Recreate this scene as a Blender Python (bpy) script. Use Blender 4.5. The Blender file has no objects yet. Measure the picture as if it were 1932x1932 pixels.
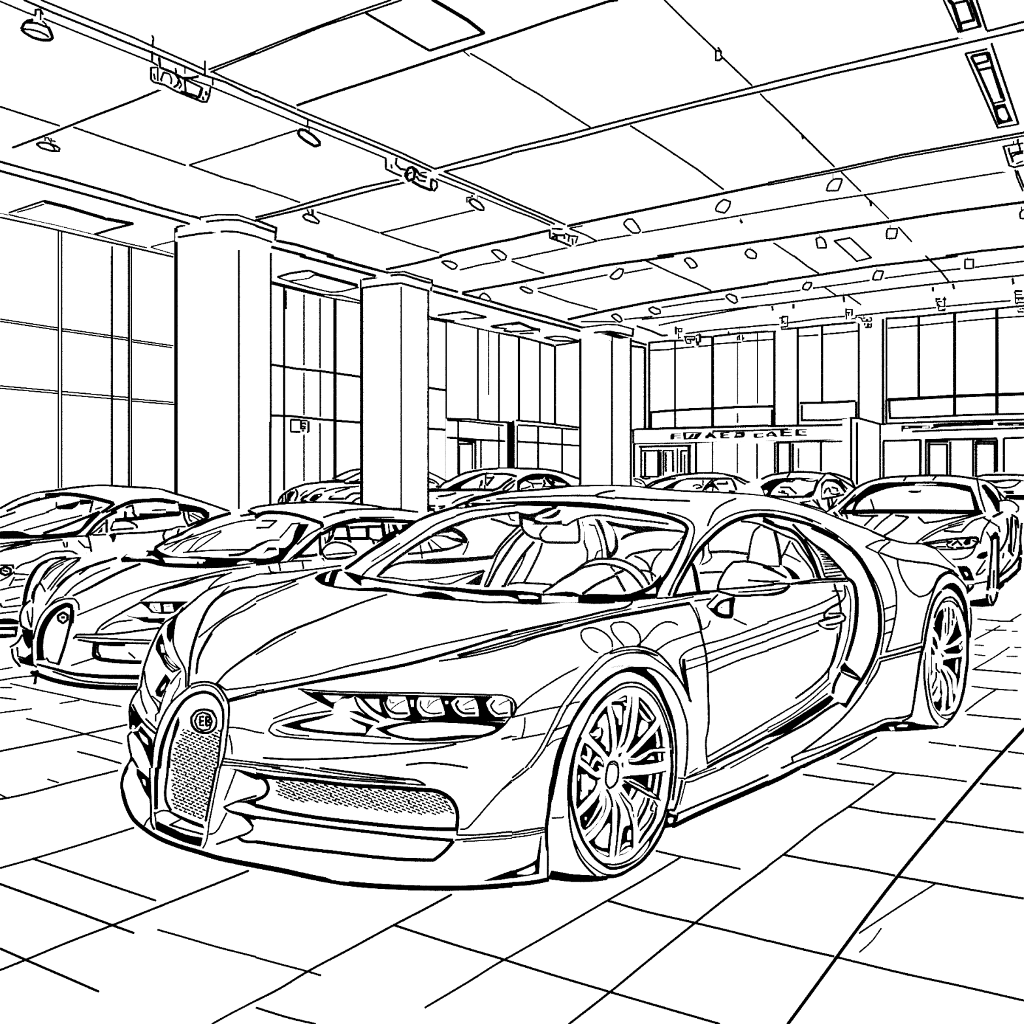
import bpy, bmesh, math, random
import numpy as np
from mathutils import Vector, Matrix
from mathutils.bvhtree import BVHTree
from mathutils.geometry import delaunay_2d_cdt
random.seed(3)
scene = bpy.context.scene
COL = scene.collection
# ---------------------------------------------------------------- camera
F_PX, CX, CY, EYE = 1903.0, 966.0, 890.0, 1.298
cam_data = bpy.data.cameras.new('camera')
cam_data.sensor_width = 36.0
cam_data.lens = F_PX / 1932.0 * 36.0
cam_data.shift_y = (CY - 966.0) / 1932.0
cam_data.clip_start = 0.05
cam_data.clip_end = 200.0
cam = bpy.data.objects.new('camera', cam_data)
COL.objects.link(cam)
cam.location = (0, 0, EYE)
cam.rotation_euler = (math.radians(90), 0, 0)
scene.camera = cam
CAM = Vector((0, 0, EYE))

def ray(px, py):
    return Vector(((px - CX) / F_PX, 1.0, -(py - CY) / F_PX))
def at(px, py, d):
    r = ray(px, py)
    return Vector((r.x * d, d, EYE + r.z * d))
def proj(p):
    return (CX + F_PX * p[0] / p[1], CY + F_PX * (EYE - p[2]) / p[1])
# ---------------------------------------------------------------- materials
def mat(name, build):
    m = bpy.data.materials.new(name)
    m.use_nodes = True
    nt = m.node_tree
    nt.nodes.clear()
    out = nt.nodes.new('ShaderNodeOutputMaterial')
    build(nt, out)
    return m
def diffuse(col, scale=0.0, col2=None):
    def b(nt, out):
        d = nt.nodes.new('ShaderNodeBsdfDiffuse')
        d.inputs['Color'].default_value = (*col, 1)
        if col2 is not None:
            n = nt.nodes.new('ShaderNodeTexNoise'); n.inputs['Scale'].default_value = scale
            r = nt.nodes.new('ShaderNodeValToRGB')
            r.color_ramp.elements[0].color = (*col, 1); r.color_ramp.elements[1].color = (*col2, 1)
            tc = nt.nodes.new('ShaderNodeTexCoord')
            nt.links.new(tc.outputs['Object'], n.inputs['Vector'])
            nt.links.new(n.outputs['Fac'], r.inputs['Fac'])
            nt.links.new(r.outputs['Color'], d.inputs['Color'])
        nt.links.new(d.outputs[0], out.inputs['Surface'])
    return b
def glass_b(nt, out):
    t = nt.nodes.new('ShaderNodeBsdfTransparent'); t.inputs['Color'].default_value = (1, 1, 1, 1)
    g = nt.nodes.new('ShaderNodeBsdfGlossy'); g.inputs['Color'].default_value = (.05, .05, .05, 1); g.inputs['Roughness'].default_value = 0.0
    m = nt.nodes.new('ShaderNodeMixShader'); m.inputs['Fac'].default_value = 0.03
    nt.links.new(t.outputs[0], m.inputs[1]); nt.links.new(g.outputs[0], m.inputs[2])
    nt.links.new(m.outputs[0], out.inputs['Surface'])
WHITE = mat('white_paint', diffuse((.93, .93, .93), 6.0, (.96, .96, .96)))
BLACK = mat('black_line', diffuse((0, 0, 0)))
GLASS = mat('clear_glass', glass_b)
FLOORM = mat('white_floor_tile', diffuse((.92, .92, .92), 2.0, (.96, .96, .96)))
PLASTER = mat('white_plaster', diffuse((.93, .93, .93), 9.0, (.96, .96, .96)))
def lamp_b(nt, out):
    e = nt.nodes.new('ShaderNodeEmission'); e.inputs['Strength'].default_value = 3.0
    nt.links.new(e.outputs[0], out.inputs['Surface'])
LAMP = mat('lamp_glow', lamp_b)
RIDE = .7
INK = 0.0      # ink lines gain this much width
MATS = [WHITE, BLACK, GLASS, FLOORM, PLASTER, LAMP]
W_, K_, GL_, FL_, PL_, LA_ = range(6)
# ---------------------------------------------------------------- trace parsing
def spline(pts, closed=False, step=6.0, sharp=False):
    """centripetal-ish Catmull-Rom through pixel points, keeping corners"""
    P = [np.array(p, float) for p in pts]
    n = len(P)
    if n < 2: return P
    out = []
    segs = n if closed else n - 1
    def tan(i):
        a = P[(i - 1) % n] if (closed or i > 0) else P[i]
        b = P[(i + 1) % n] if (closed or i < n - 1) else P[i]
        if 0 < i < n - 1 or closed:
            u = P[i] - a; v = b - P[i]
            c = u.dot(v) / (np.linalg.norm(u) * np.linalg.norm(v) + 1e-9)
            if c < 0.78: return np.zeros(2)
            lu, lv = np.linalg.norm(u) + 1e-9, np.linalg.norm(v) + 1e-9
            return (u / lu * lv + v / lv * lu) / (lu + lv)
        return (b - a) / (np.linalg.norm(b - a) + 1e-9)
    for i in range(segs):
        a, b = P[i], P[(i + 1) % n]
        L = np.linalg.norm(b - a)
        k = max(1, int(math.ceil(L / step)))
        if sharp or n == 2:
            ta = tb = (b - a)
        else:
            ta, tb = tan(i) * L, tan((i + 1) % n) * L
        for j in range(k):
            t = j / k
            out.append((2*t**3-3*t**2+1)*a + (t**3-2*t**2+t)*ta + (-2*t**3+3*t**2)*b + (t**3-t**2)*tb)
    if not closed: out.append(P[-1])
    return out
def parse(txt):
    ox = oy = 0.0; sc = 1.0; out = []
    for ln in txt.replace('\n', ';').split(';'):
        ln = ln.strip()
        if not ln or ln.startswith('#'): continue
        if ln.startswith('@'):
            v = [float(x) for x in ln[1:].split(',')]
            ox, oy = v[0], v[1]; sc = v[2] if len(v) > 2 else 0.25
            continue
        k, p = ln.split(':')
        pts = []
        for q in p.split():
            x, y = q.split(',')
            pts.append((ox + float(x) * sc, oy + float(y) * sc))
        k = k.strip()
        sharp = k.startswith('s'); closed = k.startswith('c')
        if k[0] in 'sc': k = k[1:]
        if k and k[0] in 'FWG':
            out.append((k[0], pts, sharp))
        else:
            out.append(('L', pts, sharp, closed, [float(x) for x in k.split('-')]))
    return out
# ---------------------------------------------------------------- targets
class Plane:
    def __init__(s, p, n): s.p = Vector(p); s.n = Vector(n).normalized()
    def hit(s, px, py):
        r = ray(px, py); dn = r.dot(s.n)
        if abs(dn) < 1e-6: return None
        d = (s.p - CAM).dot(s.n) / dn
        return d if d > 0.05 else None
    def graze(s, px, py): return abs(ray(px, py).normalized().dot(s.n))
class Surf:
    def __init__(s, verts, faces): s.t = BVHTree.FromPolygons([tuple(v) for v in verts], [tuple(f) for f in faces])
    def hit(s, px, py):
        r = ray(px, py); h = s.t.ray_cast(CAM, r.normalized(), 100)
        return h[0].y if h[0] is not None else None
    def graze(s, px, py):
        r = ray(px, py).normalized(); h = s.t.ray_cast(CAM, r, 100)
        return abs(r.dot(h[1])) if h[0] is not None else .25
    def face(s, px, py):
        r = ray(px, py); h = s.t.ray_cast(CAM, r.normalized(), 100)
        return h[2]
class Depth:
    def __init__(s, d): s.d = d
    def hit(s, px, py): return s.d
    def graze(s, px, py): return 1.0
def fill_none(ds, default):
    n = len(ds); idx = [i for i in range(n) if ds[i] is not None]
    if not idx: return [default] * n
    out = []
    for i in range(n):
        if ds[i] is not None: out.append(ds[i]); continue
        j = min(idx, key=lambda k: abs(k - i)); out.append(ds[j])
    return out
# ---------------------------------------------------------------- mesh builder
class MB:
    def __init__(s): s.v = []; s.f = []; s.m = []
    def add(s, vs, fs, m=0):
        b = len(s.v); s.v += [tuple(x) for x in vs]
        for f in fs: s.f.append(tuple(b + i for i in f)); s.m.append(m)
    def tube(s, pts, rad, m=K_, sides=6, cap=True):
        n = len(pts)
        if n < 2: return
        vs = []; fs = []
        for i, p in enumerate(pts):
            t = (pts[min(i + 1, n - 1)] - pts[max(i - 1, 0)])
            if t.length < 1e-9: t = Vector((0, 0, 1))
            t.normalize()
            r = (p - CAM).normalized()
            a = t.cross(r)
            if a.length < 1e-4: a = t.cross(Vector((0.3, 0.2, 1)))
            a.normalize(); b = t.cross(a).normalized()
            R = rad[i]
            for k in range(sides):
                an = 2 * math.pi * k / sides
                vs.append(p + a * (R * math.cos(an)) + b * (R * math.sin(an)))
        for i in range(n - 1):
            for k in range(sides):
                k2 = (k + 1) % sides
                fs.append((i*sides+k, i*sides+k2, (i+1)*sides+k2, (i+1)*sides+k))
        if cap:
            fs.append(tuple(range(sides - 1, -1, -1))); fs.append(tuple((n-1)*sides + k for k in range(sides)))
        s.add(vs, fs, m)
    def line(s, tgt, pts, ws, sharp=False, closed=False, default=5.0, m=K_, lift=0.0, jump=0.25, wmul=1.0, step=6.0):
        q = spline(pts, closed, step, sharp)
        if closed: q = q + [q[0]]
        ds = fill_none([tgt.hit(p[0], p[1]) for p in q], default)
        N = len(q)
        # arc parameter for width
        L = [0.0]
        for i in range(1, N): L.append(L[-1] + float(np.linalg.norm(q[i] - q[i-1])))
        T = L[-1] or 1
        run = []; rr = []
        def flush():
            if len(run) >= 2: s.tube(run, rr, m)
            elif len(run) == 1 and N <= 2: pass
        prev = None
        for i in range(N):
            d = ds[i] - lift
            t = L[i] / T * (len(ws) - 1)
            k = min(int(t), len(ws) - 2) if len(ws) > 1 else 0
            w = ws[0] if len(ws) == 1 else ws[k] + (ws[k+1] - ws[k]) * (t - k)
            if prev is not None and abs(d - prev) > jump:
                flush(); run = [run[-1] * 0 + at(q[i-1][0], q[i-1][1], d)] if False else []; rr = []
            R = (1.4 + .75 * max(w, .7) * wmul) * .5 * d / F_PX
            g = tgt.graze(q[i][0], q[i][1])
            off = R * min(RIDE / max(g, .05), 7.0)      # the bead sits on the surface
            run.append(at(q[i][0], q[i][1], d - off)); rr.append(R)
            prev = d
        flush()
    def fill(s, tgt, pts, m=K_, lift=0.004, sharp=False, default=5.0, grid=14.0, holes=(), keep=None, tol=1.2):
        loops = [spline(pts, True, 8.0, sharp)] + [spline(h, True, 8.0) for h in holes]
        co = []; edges = []
        for lp in loops:
            b = len(co)
            co += [Vector((p[0], p[1])) for p in lp]
            edges += [(b + i, b + (i + 1) % len(lp)) for i in range(len(lp))]
        nb = len(co)
        xs = [c.x for c in co]; ys = [c.y for c in co]
        if grid:
            x = min(xs) + grid * .5
            while x < max(xs):
                y = min(ys) + grid * .5
                while y < max(ys):
                    if inpoly(x, y, loops[0]): co.append(Vector((x, y)))
                    y += grid
                x += grid
        res = delaunay_2d_cdt(co, edges, [], 0, 1e-4)
        V, Fc = res[0], res[2]
        tri = []
        for f in Fc:
            c = sum((V[i] for i in f), Vector((0, 0))) / len(f)
            if not inpoly(c.x, c.y, loops[0]): continue
            if any(inpoly(c.x, c.y, h) for h in loops[1:]): continue
            if keep and not keep(c.x, c.y): continue
            tri.append(tuple(f))
        used = sorted({i for f in tri for i in f}); mp = {k: i for i, k in enumerate(used)}
        if not used: return
        ds = [tgt.hit(V[i].x, V[i].y) for i in used]
        ok = [d for d in ds if d is not None]
        md = float(np.median(ok)) if ok else default
        # misses and stray far hits take the depth of the nearest good hit
        good = [(V[i].x, V[i].y, d) for i, d in zip(used, ds) if d is not None and abs(d - md) < tol]
        vs = []
        for i, d in zip(used, ds):
            if d is None or abs(d - md) >= tol:
                d = min(good, key=lambda g: (g[0]-V[i].x)**2 + (g[1]-V[i].y)**2)[2] if good else md
            vs.append(at(V[i].x, V[i].y, d - lift))
        s.add(vs, [tuple(mp[i] for i in f)[::-1] for f in tri], m)
    def trace(s, tgt, txt, default=5.0, lift=0.004, wmul=1.0, jump=0.25):
        tol = 1.2 if jump < 1 else 1e9
        lay = 0; last = None
        for it in parse(txt):
            if it[0] == 'L':
                s.line(tgt, it[1], it[4], it[2] or jump > 1, it[3], default, lift=lift * (.5 + .4 * lay), wmul=wmul, jump=jump)
            else:
                if it[0] == 'W' or (it[0] == 'F' and last == 'W'): lay += 1 if it[0] != last else 0
                last = it[0]
                s.fill(tgt, it[1], K_ if it[0] == 'F' else W_, lift * (1 + .4 * lay), it[2], default, tol=tol)
    def hatch(s, tgt, poly, slope, gap, dash, space, w, default=5.0, lift=0.003):
        lp = spline(poly, True, 10.0)
        xs = [p[0] for p in lp]; ys = [p[1] for p in lp]
        y0 = min(ys) - abs(slope) * (max(xs) - min(xs)); y = y0; row = 0
        while y < max(ys) + abs(slope) * (max(xs) - min(xs)):
            x = min(xs) + (row % 3) * (dash + space) / 3.0
            while x < max(xs):
                xa, xb = x, x + dash
                ya, yb = y + slope * (xa - min(xs)), y + slope * (xb - min(xs))
                if inpoly(xa, ya, lp) and inpoly(xb, yb, lp):
                    da, db = tgt.hit(xa, ya) or default, tgt.hit(xb, yb) or default
                    if abs(da - db) < .2:
                        s.tube([at(xa, ya, da - lift), at(xb, yb, db - lift)], [(w + .4) * .5 * da / F_PX] * 2, K_, 4)
                x += dash + space
            y += gap; row += 1
    def box(s, c, ax, ay, az, m=0):
        c = Vector(c); ax, ay, az = Vector(ax), Vector(ay), Vector(az)
        vs = [c + ax*i + ay*j + az*k for i in (-1, 1) for j in (-1, 1) for k in (-1, 1)]
        s.add(vs, [(0,1,3,2),(4,6,7,5),(0,4,5,1),(2,3,7,6),(0,2,6,4),(1,5,7,3)], m)
    def prism(s, base, up, m=0):
        n = len(base); base = [Vector(b) for b in base]; up = Vector(up)
        s.add(base + [b + up for b in base], [tuple(range(n))[::-1], tuple(range(n, 2*n))] + [(i, (i+1) % n, n + (i+1) % n, n + i) for i in range(n)], m)
    def ellipsoid(s, c, ax, ay, az, m=0, nu=16, nv=10, p=1.0):
        c = Vector(c); ax, ay, az = Vector(ax), Vector(ay), Vector(az); vs = []; fs = []
        def sg(x): return math.copysign(abs(x) ** p, x)
        for j in range(nv + 1):
            th = math.pi * j / nv
            for i in range(nu):
                ph = 2 * math.pi * i / nu
                vs.append(c + ax * sg(math.sin(th) * math.cos(ph)) + ay * sg(math.sin(th) * math.sin(ph)) + az * sg(math.cos(th)))
        for j in range(nv):
            for i in range(nu):
                i2 = (i + 1) % nu
                fs.append((j*nu+i, (j+1)*nu+i, (j+1)*nu+i2, j*nu+i2))
        s.add(vs, fs, m)
    def lathe(s, c, axis, up, prof, m=0, n=48, closed=False):
        """prof: list of (distance along axis, radius)"""
        c = Vector(c); ax = Vector(axis).normalized(); u = Vector(up).normalized(); w = ax.cross(u).normalized()
        vs = []; fs = []; k = len(prof)
        for i in range(n):
            an = 2 * math.pi * i / n; dr = u * math.cos(an) + w * math.sin(an)
            for a, r in prof: vs.append(c + ax * a + dr * r)
        for i in range(n):
            i2 = (i + 1) % n
            for j in range(k - 1 if not closed else k):
                j2 = (j + 1) % k
                fs.append((i*k+j, i2*k+j, i2*k+j2, i*k+j2))
        s.add(vs, fs, m)
    def build(s, name, parent=None, label=None, smooth=False, **props):
        me = bpy.data.meshes.new(name)
        o = None
        vs = s.v
        org = Vector((0, 0, 0))
        if parent is None and vs:
            a = np.array(vs); org = Vector((float((a[:,0].min()+a[:,0].max())/2), float((a[:,1].min()+a[:,1].max())/2), float(a[:,2].min())))
            vs = [(x-org.x, y-org.y, z-org.z) for x, y, z in vs]
        elif parent is not None:
            inv = parent.matrix_world.inverted() if False else None
            po = WORLD.get(parent.name, Vector((0, 0, 0)))
            vs = [(x-po.x, y-po.y, z-po.z) for x, y, z in vs]
        me.from_pydata(vs, [], s.f)
        used = sorted(set(s.m)) or [0]
        mp = {k: i for i, k in enumerate(used)}
        for k in used: me.materials.append(MATS[k])
        me.polygons.foreach_set('material_index', [mp[k] for k in s.m])
        if smooth: me.polygons.foreach_set('use_smooth', [True] * len(s.f))
        me.update()
        o = bpy.data.objects.new(name, me)
        COL.objects.link(o)
        if parent is None:
            o.location = org; WORLD[o.name] = org
        else:
            o.parent = parent; WORLD[o.name] = WORLD.get(parent.name, Vector((0, 0, 0)))
        if label: o['label'] = label
        for k, v in props.items(): o[k] = v
        return o
WORLD = {}
def inpoly(x, y, poly):
    c = False; n = len(poly); j = n - 1
    for i in range(n):
        xi, yi = poly[i][0], poly[i][1]; xj, yj = poly[j][0], poly[j][1]
        if (yi > y) != (yj > y) and x < (xj - xi) * (y - yi) / (yj - yi) + xi: c = not c
        j = i
    return c
def thing(name, loc, label, cat, group=None):
    o = bpy.data.objects.new(name, None); COL.objects.link(o)
    o.location = loc; WORLD[o.name] = Vector(loc); o.empty_display_size = 0.2
    o['label'] = label; o['category'] = cat
    if group: o['group'] = group
    return o
def tag(o, label, cat, group=None):
    o['label'] = label; o['category'] = cat
    if group: o['group'] = group
    return o
# ---------------------------------------------------------------- generic coupe body
def ip(x, pts):
    pts = np.array(pts, float); xs = pts[:, 0]; ys = pts[:, 1]
    x = np.asarray(x, float)
    hh = np.diff(xs); d = np.diff(ys) / hh
    m = np.zeros(len(xs)); m[0] = d[0]; m[-1] = d[-1]
    for i in range(1, len(xs) - 1):
        m[i] = 0 if d[i-1] * d[i] <= 0 else 2 * d[i-1] * d[i] / (d[i-1] + d[i])
    k = np.clip(np.searchsorted(xs, x) - 1, 0, len(hh) - 1)
    t = np.clip((x - xs[k]) / hh[k], 0, 1)
    return (2*t**3-3*t**2+1)*ys[k] + (t**3-2*t**2+t)*hh[k]*m[k] + (-2*t**3+3*t**2)*ys[k+1] + (t**3-t**2)*hh[k]*m[k+1]
HW = [(-.94,.91),(-.4,.94),(0,.955),(.6,.93),(1.2,.90),(1.8,.93),(2.4,.98),(2.8,.97),(3.2,.88),(3.55,.72)]
H0 = [(-.94,.62),(-.7,.675),(-.3,.745),(0,.785),(.2,.81),(.6,.83),(2,.83),(3,.86),(3.55,.80)]
HCR = [(-.94,.612),(-.5,.72),(0,.815),(.5,.835),(1.5,.83),(2.2,.86),(2.7,.87),(3.2,.85),(3.55,.78)]
HE = [(-.94,.58),(-.4,.66),(0,.735),(.5,.77),(1.5,.76),(2.2,.78),(2.7,.79),(3.2,.76),(3.55,.70)]
G0 = [(-.15,.70),(.08,.81),(.4,.985),(.75,1.145),(.98,1.205),(1.2,1.222),(1.6,1.21),(2.1,1.155),(2.6,1.07),(3.0,.98),(3.55,.82)]
HG = [(.0,.70),(.45,.76),(.8,.79),(1.2,.82),(1.8,.81),(2.3,.70),(2.8,.55),(3.55,.35)]
def body_top(t, v, hw):
    s = np.clip(np.abs(v) / hw, 0, 1)
    h0 = ip(t, H0); hc = ip(t, HCR); he = ip(t, HE)
    a = np.clip(s / .82, 0, 1); w1 = h0 + (hc - h0) * (a*a*(3-2*a))
    b = np.clip((s - .82) / .18, 0, 1); w2 = he + (hc - he) * np.sqrt(np.clip(1 - b**2.2, 0, 1))
    w = np.where(s < .82, w1, w2)
    fade = np.clip((1.7 - t) / .8, 0, 1); fade = fade*fade*(3-2*fade)
    tp = t - .30 * (np.abs(v) / .72)**2 * fade
    hg = ip(t, HG); q = np.clip(np.abs(v) / hg, 0, 1)
    g = .76 + (ip(tp, G0) - .76) * (1 - q**2.7)**.62
    return np.maximum(w, np.where(tp < -.15, -1, g))
def body_shell(nt=240, ns=60, nq=16, ext=(-.94, 3.55)):
    k = max(8, nt // 8)
    t = np.concatenate([np.linspace(ext[0], 3.3, nt - k), np.linspace(3.3, ext[1], k + 1)[1:]])
    s = np.linspace(-1, 1, 2 * ns + 1)
    T, S = np.meshgrid(t, s, indexing='ij')
    hw = ip(T, HW); V = S * hw
    B = .57 * np.clip(1 - (T + .94) / 1.24, 0, 1)**1.5 - .30 * np.clip((T - 2.9) / .65, 0, 1)**1.3
    U = T + B * np.abs(S)**2.8
    W = body_top(U, V, hw)
    n0, n1 = W.shape
    idx = np.arange(n0 * n1).reshape(n0, n1)
    faces = [(int(idx[i,j]), int(idx[i+1,j]), int(idx[i+1,j+1]), int(idx[i,j+1])) for i in range(n0-1) for j in range(n1-1)]
    ring = list(idx[0,:]) + list(idx[1:,-1]) + list(idx[-1,-2::-1]) + list(idx[-2:0:-1,0])
    P = np.stack([U, V, W], -1).reshape(-1, 3)
    R = P[ring]; nr = len(ring)
    tan = np.roll(R, -2, 0) - np.roll(R, 2, 0)
    nrm = np.stack([tan[:,1], -tan[:,0]], -1); nrm /= np.linalg.norm(nrm, axis=1, keepdims=True) + 1e-9
    if np.sign(((R[:,:2] - np.array([1.3, 0])) * nrm).sum(1)).sum() < 0: nrm = -nrm
    allv = [P]; prev = np.array(ring); base = len(P)
    vv = np.abs(R[:,1]) / .88; u = R[:,0]
    front = np.clip((-.30 - u) / .25, 0, 1); side = 1 - front
    tail = np.clip((u - 3.0) / .4, 0, 1)
    for k in range(1, nq + 1):
        q = k / nq
        wb = np.where(front > .5, .095, .12) + tail * .30
        w = R[:,2] + (wb - R[:,2]) * q
        off = front * q * (-.03 + .19 * np.clip(vv, 0, 1)**2.5) + side * (.055 * np.sin(np.pi * min(q * 1.15, 1)) * .7 + .03 * q) * (1 - tail) - tail * .12 * q
        allv.append(np.column_stack([R[:,:2] + nrm * off[:,None], w]))
        ids = base + np.arange(nr); base += nr
        for i in range(nr):
            j = (i + 1) % nr; faces.append((int(prev[i]), int(prev[j]), int(ids[j]), int(ids[i])))
        prev = ids
    return np.concatenate(allv), faces, (n0, n1)

class Body:
    """a coupe body standing at O (ground, below the front axle) with heading fw (x,y unit), posed in the room"""
    def __init__(s, O, fw, scale=1.0, res=(240, 60, 16), hscale=1.0):
        s.O = np.array(O, float); fw = np.array(fw, float); s.F = fw / np.linalg.norm(fw); s.L = np.array([-s.F[1], s.F[0]])
        s.k = scale; s.kh = hscale
        s.uvw, s.faces, s.n = body_shell(*res)
        s.P = s.place(s.uvw)
        s.refresh()
    def place(s, q):
        q = np.asarray(q, float) * s.k
        xy = s.O - q[...,0:1] * s.F + q[...,1:2] * s.L
        return np.concatenate([xy, q[...,2:3] * s.kh], -1)
    def pt(s, u, v, w): return Vector(s.place(np.array([u, v, w])))
    def dirs(s): return Vector((-s.F[0], -s.F[1], 0)), Vector((s.L[0], s.L[1], 0)), Vector((0, 0, 1))
    def refresh(s): s.surf = Surf(s.P, s.faces)
    def inv(s, px, py, u=None, v=None, w=None):
        r = ray(px, py); d2 = np.array([r.x, r.y])
        if w is not None: t = (w * s.k * s.kh - EYE) / r.z
        elif v is not None: t = (v * s.k + s.O @ s.L) / (d2 @ s.L)
        else: t = (-u * s.k + s.O @ s.F) / (d2 @ s.F)
        return CAM + r * float(t)
    def plane(s, u=None, v=None):
        if v is not None: return Plane((*(s.O + s.L * v * s.k), 0), (*s.L, 0))
        return Plane((*(s.O - s.F * u * s.k), 0), (*s.F, 0))
    def fit(s, outline, sigma=.28, iters=4, reach=60, closed=False):
        """shape the panels so that the body's contour follows the traced one"""
        pts = spline(outline, closed, 16.0)
        N = len(pts)
        cen = np.array([np.mean([p[0] for p in pts]), np.mean([p[1] for p in pts])])
        for it in range(iters):
            src = []; dis = []
            for i in range(N):
                a = pts[max(i-1, 0)]; b = pts[min(i+1, N-1)]
                t = b - a; n = np.array([t[1], -t[0]]); n /= np.linalg.norm(n) + 1e-9
                if s.wind < 0: n = -n     # outward
                p = pts[i]; best = None; last = None
                # walk inward until we hit the body: first hit from outside
                for k in range(int(reach), -int(reach) - 1, -2):
                    q = p + n * k
                    d = s.surf.hit(q[0], q[1])
                    if d is not None:
                        best = (k, d); break
                if best is None or best[0] >= reach - 1: continue
                k, d = best
                q = p + n * k
                w3 = at(q[0], q[1], d)
                dv = -n * k
                src.append(np.array(w3)); dis.append(np.array([dv[0] * d / F_PX, 0, -dv[1] * d / F_PX]))
            if not src: return
            S = np.array(src); D = np.array(dis)
            out = np.zeros_like(s.P)
            sg = sigma * s.k
            for c in range(0, len(s.P), 4000):
                q = s.P[c:c+4000]
                r2 = ((q[:,None,:] - S[None])**2).sum(-1)
                w = np.exp(-r2 / (2 * sg * sg))
                out[c:c+4000] = (w @ D) / (w.sum(1, keepdims=True) + .15)
            s.P = s.P + out
            s.P[:,2] = np.maximum(s.P[:,2], .03)
            s.refresh()
            s.err = float(np.mean(np.abs(D)))
    wind = 1
    def facepx(s):
        P = s.P; C = np.array([P[list(f)].mean(0) for f in s.faces])
        return C, np.column_stack([CX + F_PX * C[:,0] / C[:,1], CY + F_PX * (EYE - C[:,2]) / C[:,1]])
    def part(s, ids, mb=None, m=W_):
        mb = mb or MB()
        used = sorted({i for k in ids for i in s.faces[k]}); mp = {k: i for i, k in enumerate(used)}
        mb.add([Vector(s.P[i]) for i in used], [tuple(mp[i] for i in s.faces[k]) for k in ids], m)
        return mb
# ================================================================= main car
MAINF = np.array([-.6924, -.7215]); MAINF /= np.linalg.norm(MAINF)
MAINL = np.array([-MAINF[1], MAINF[0]])
MAINO = np.array([.3512, 3.198]) - .985 * MAINL
OUT_A = [(235,1449),(229,1481),(235,1514),(250,1541),(267,1564),(295,1579),(375,1613),(425,1628),(483,1636),(558,1648),(633,1661),(708,1671),(783,1678),(833,1680),(895,1679),(966,1675),(1000,1669),(1033,1661)]
OUT_S = [(1276,1558),(1449,1484),(1524,1446),(1654,1381),(1720,1374)]
OUT_B = [(1831,1146),(1819,1096),(1804,1073),(1786,1056),(1766,1036),(1741,1027),(1709,1025),(1681,1018),(1664,1011),(1634,998),(1599,985),(1549,966),(1499,950),(1449,938),(1366,930),(1291,927),(1241,923),(1191,918),(1116,917),(1066,919),(1016,924),(953,930),(922,936),(875,948),(833,967),(811,974),(785,985),(754,1002),(715,1024),(684,1047),(661,1061),(640,1067),(600,1073),(560,1077),(520,1080),(483,1086),(440,1097),(395,1111),(362,1136),(337,1158),(307,1181),(290,1208),(277,1241),(270,1266),(265,1296),(250,1318),(246,1330),(247,1371),(241,1388),(246,1423),(235,1449)]
car = Body(MAINO, MAINF)
car.wind = -1
car.fit(OUT_B[::1] + OUT_A[1:], sigma=.26, iters=6)
print('FIT main', car.err)
car.fit(OUT_S, sigma=.22, iters=5)
T_HOOD = '''
@0,966
4:1932,478 1840,505 1700,545 1575,585 1450,680 1350,765 1230,850 1165,965 1110,1100 1085,1180 1062,1320
3:1750,455 1670,490 1600,545 1570,580
4-6-6-6-4:1932,565 1820,575 1720,605 1640,650 1575,720 1520,830 1475,950 1445,1060 1430,1180 1420,1310
2.5:1730,560 1680,605 1635,655
3:1932,645 1860,690 1750,760 1620,850 1500,945
3:1932,690 1860,735 1720,800 1610,890 1540,1000 1495,1100 1480,1220
2.5:1600,920 1540,1020 1500,1110 1485,1215
4-5:1630,1300 1700,1220 1800,1140 1932,1050
3:1380,720 1330,800 1310,900 1308,990 1345,1090 1395,1185 1402,1320
@483,966
5-5-4-3:0,1050 150,950 300,880 480,810 700,720 880,655 990,622
2.5:0,1075 170,975 300,905
4:0,475 150,460 300,448 450,432 640,405
4:0,565 150,540 300,508 460,455
3:0,640 130,590 300,520
2.5:0,675 150,610 320,540
3:0,1310 200,1280 450,1230 700,1160 1000,1095 1300,1020 1600,955 1820,905 1900,888
5-8-7-5:0,1370 200,1330 450,1280 700,1235 1000,1180 1200,1135 1400,1080 1650,1005 1932,915
2.5:0,1350 60,1340
3.5:1520,1080 1650,1045 1932,965
3:1380,1125 1550,1100 1750,1060 1932,1010
3:1530,1090 1700,1050 1932,990
2.5:1640,1005 1780,965 1932,935
@0,966
3:1650,1300 1705,1342 1932,1315
2.5:1720,1415 1932,1355
5:1720,1430 1932,1378
@966,966
6-5-4:0,910 200,865 500,800 720,745 870,712 900,692 905,675
2:0,935 300,865 600,800 900,730
2:950,722 1250,665 1370,640
5-8-7:300,910 400,885 700,805 1000,750 1200,712 1335,690
3:0,965 200,905 380,855
3:0,990 200,930 400,885
3:0,1015 200,940 400,890
3:1160,650 1240,640 1380,610 1550,600
3:1380,670 1500,655
'''
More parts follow.
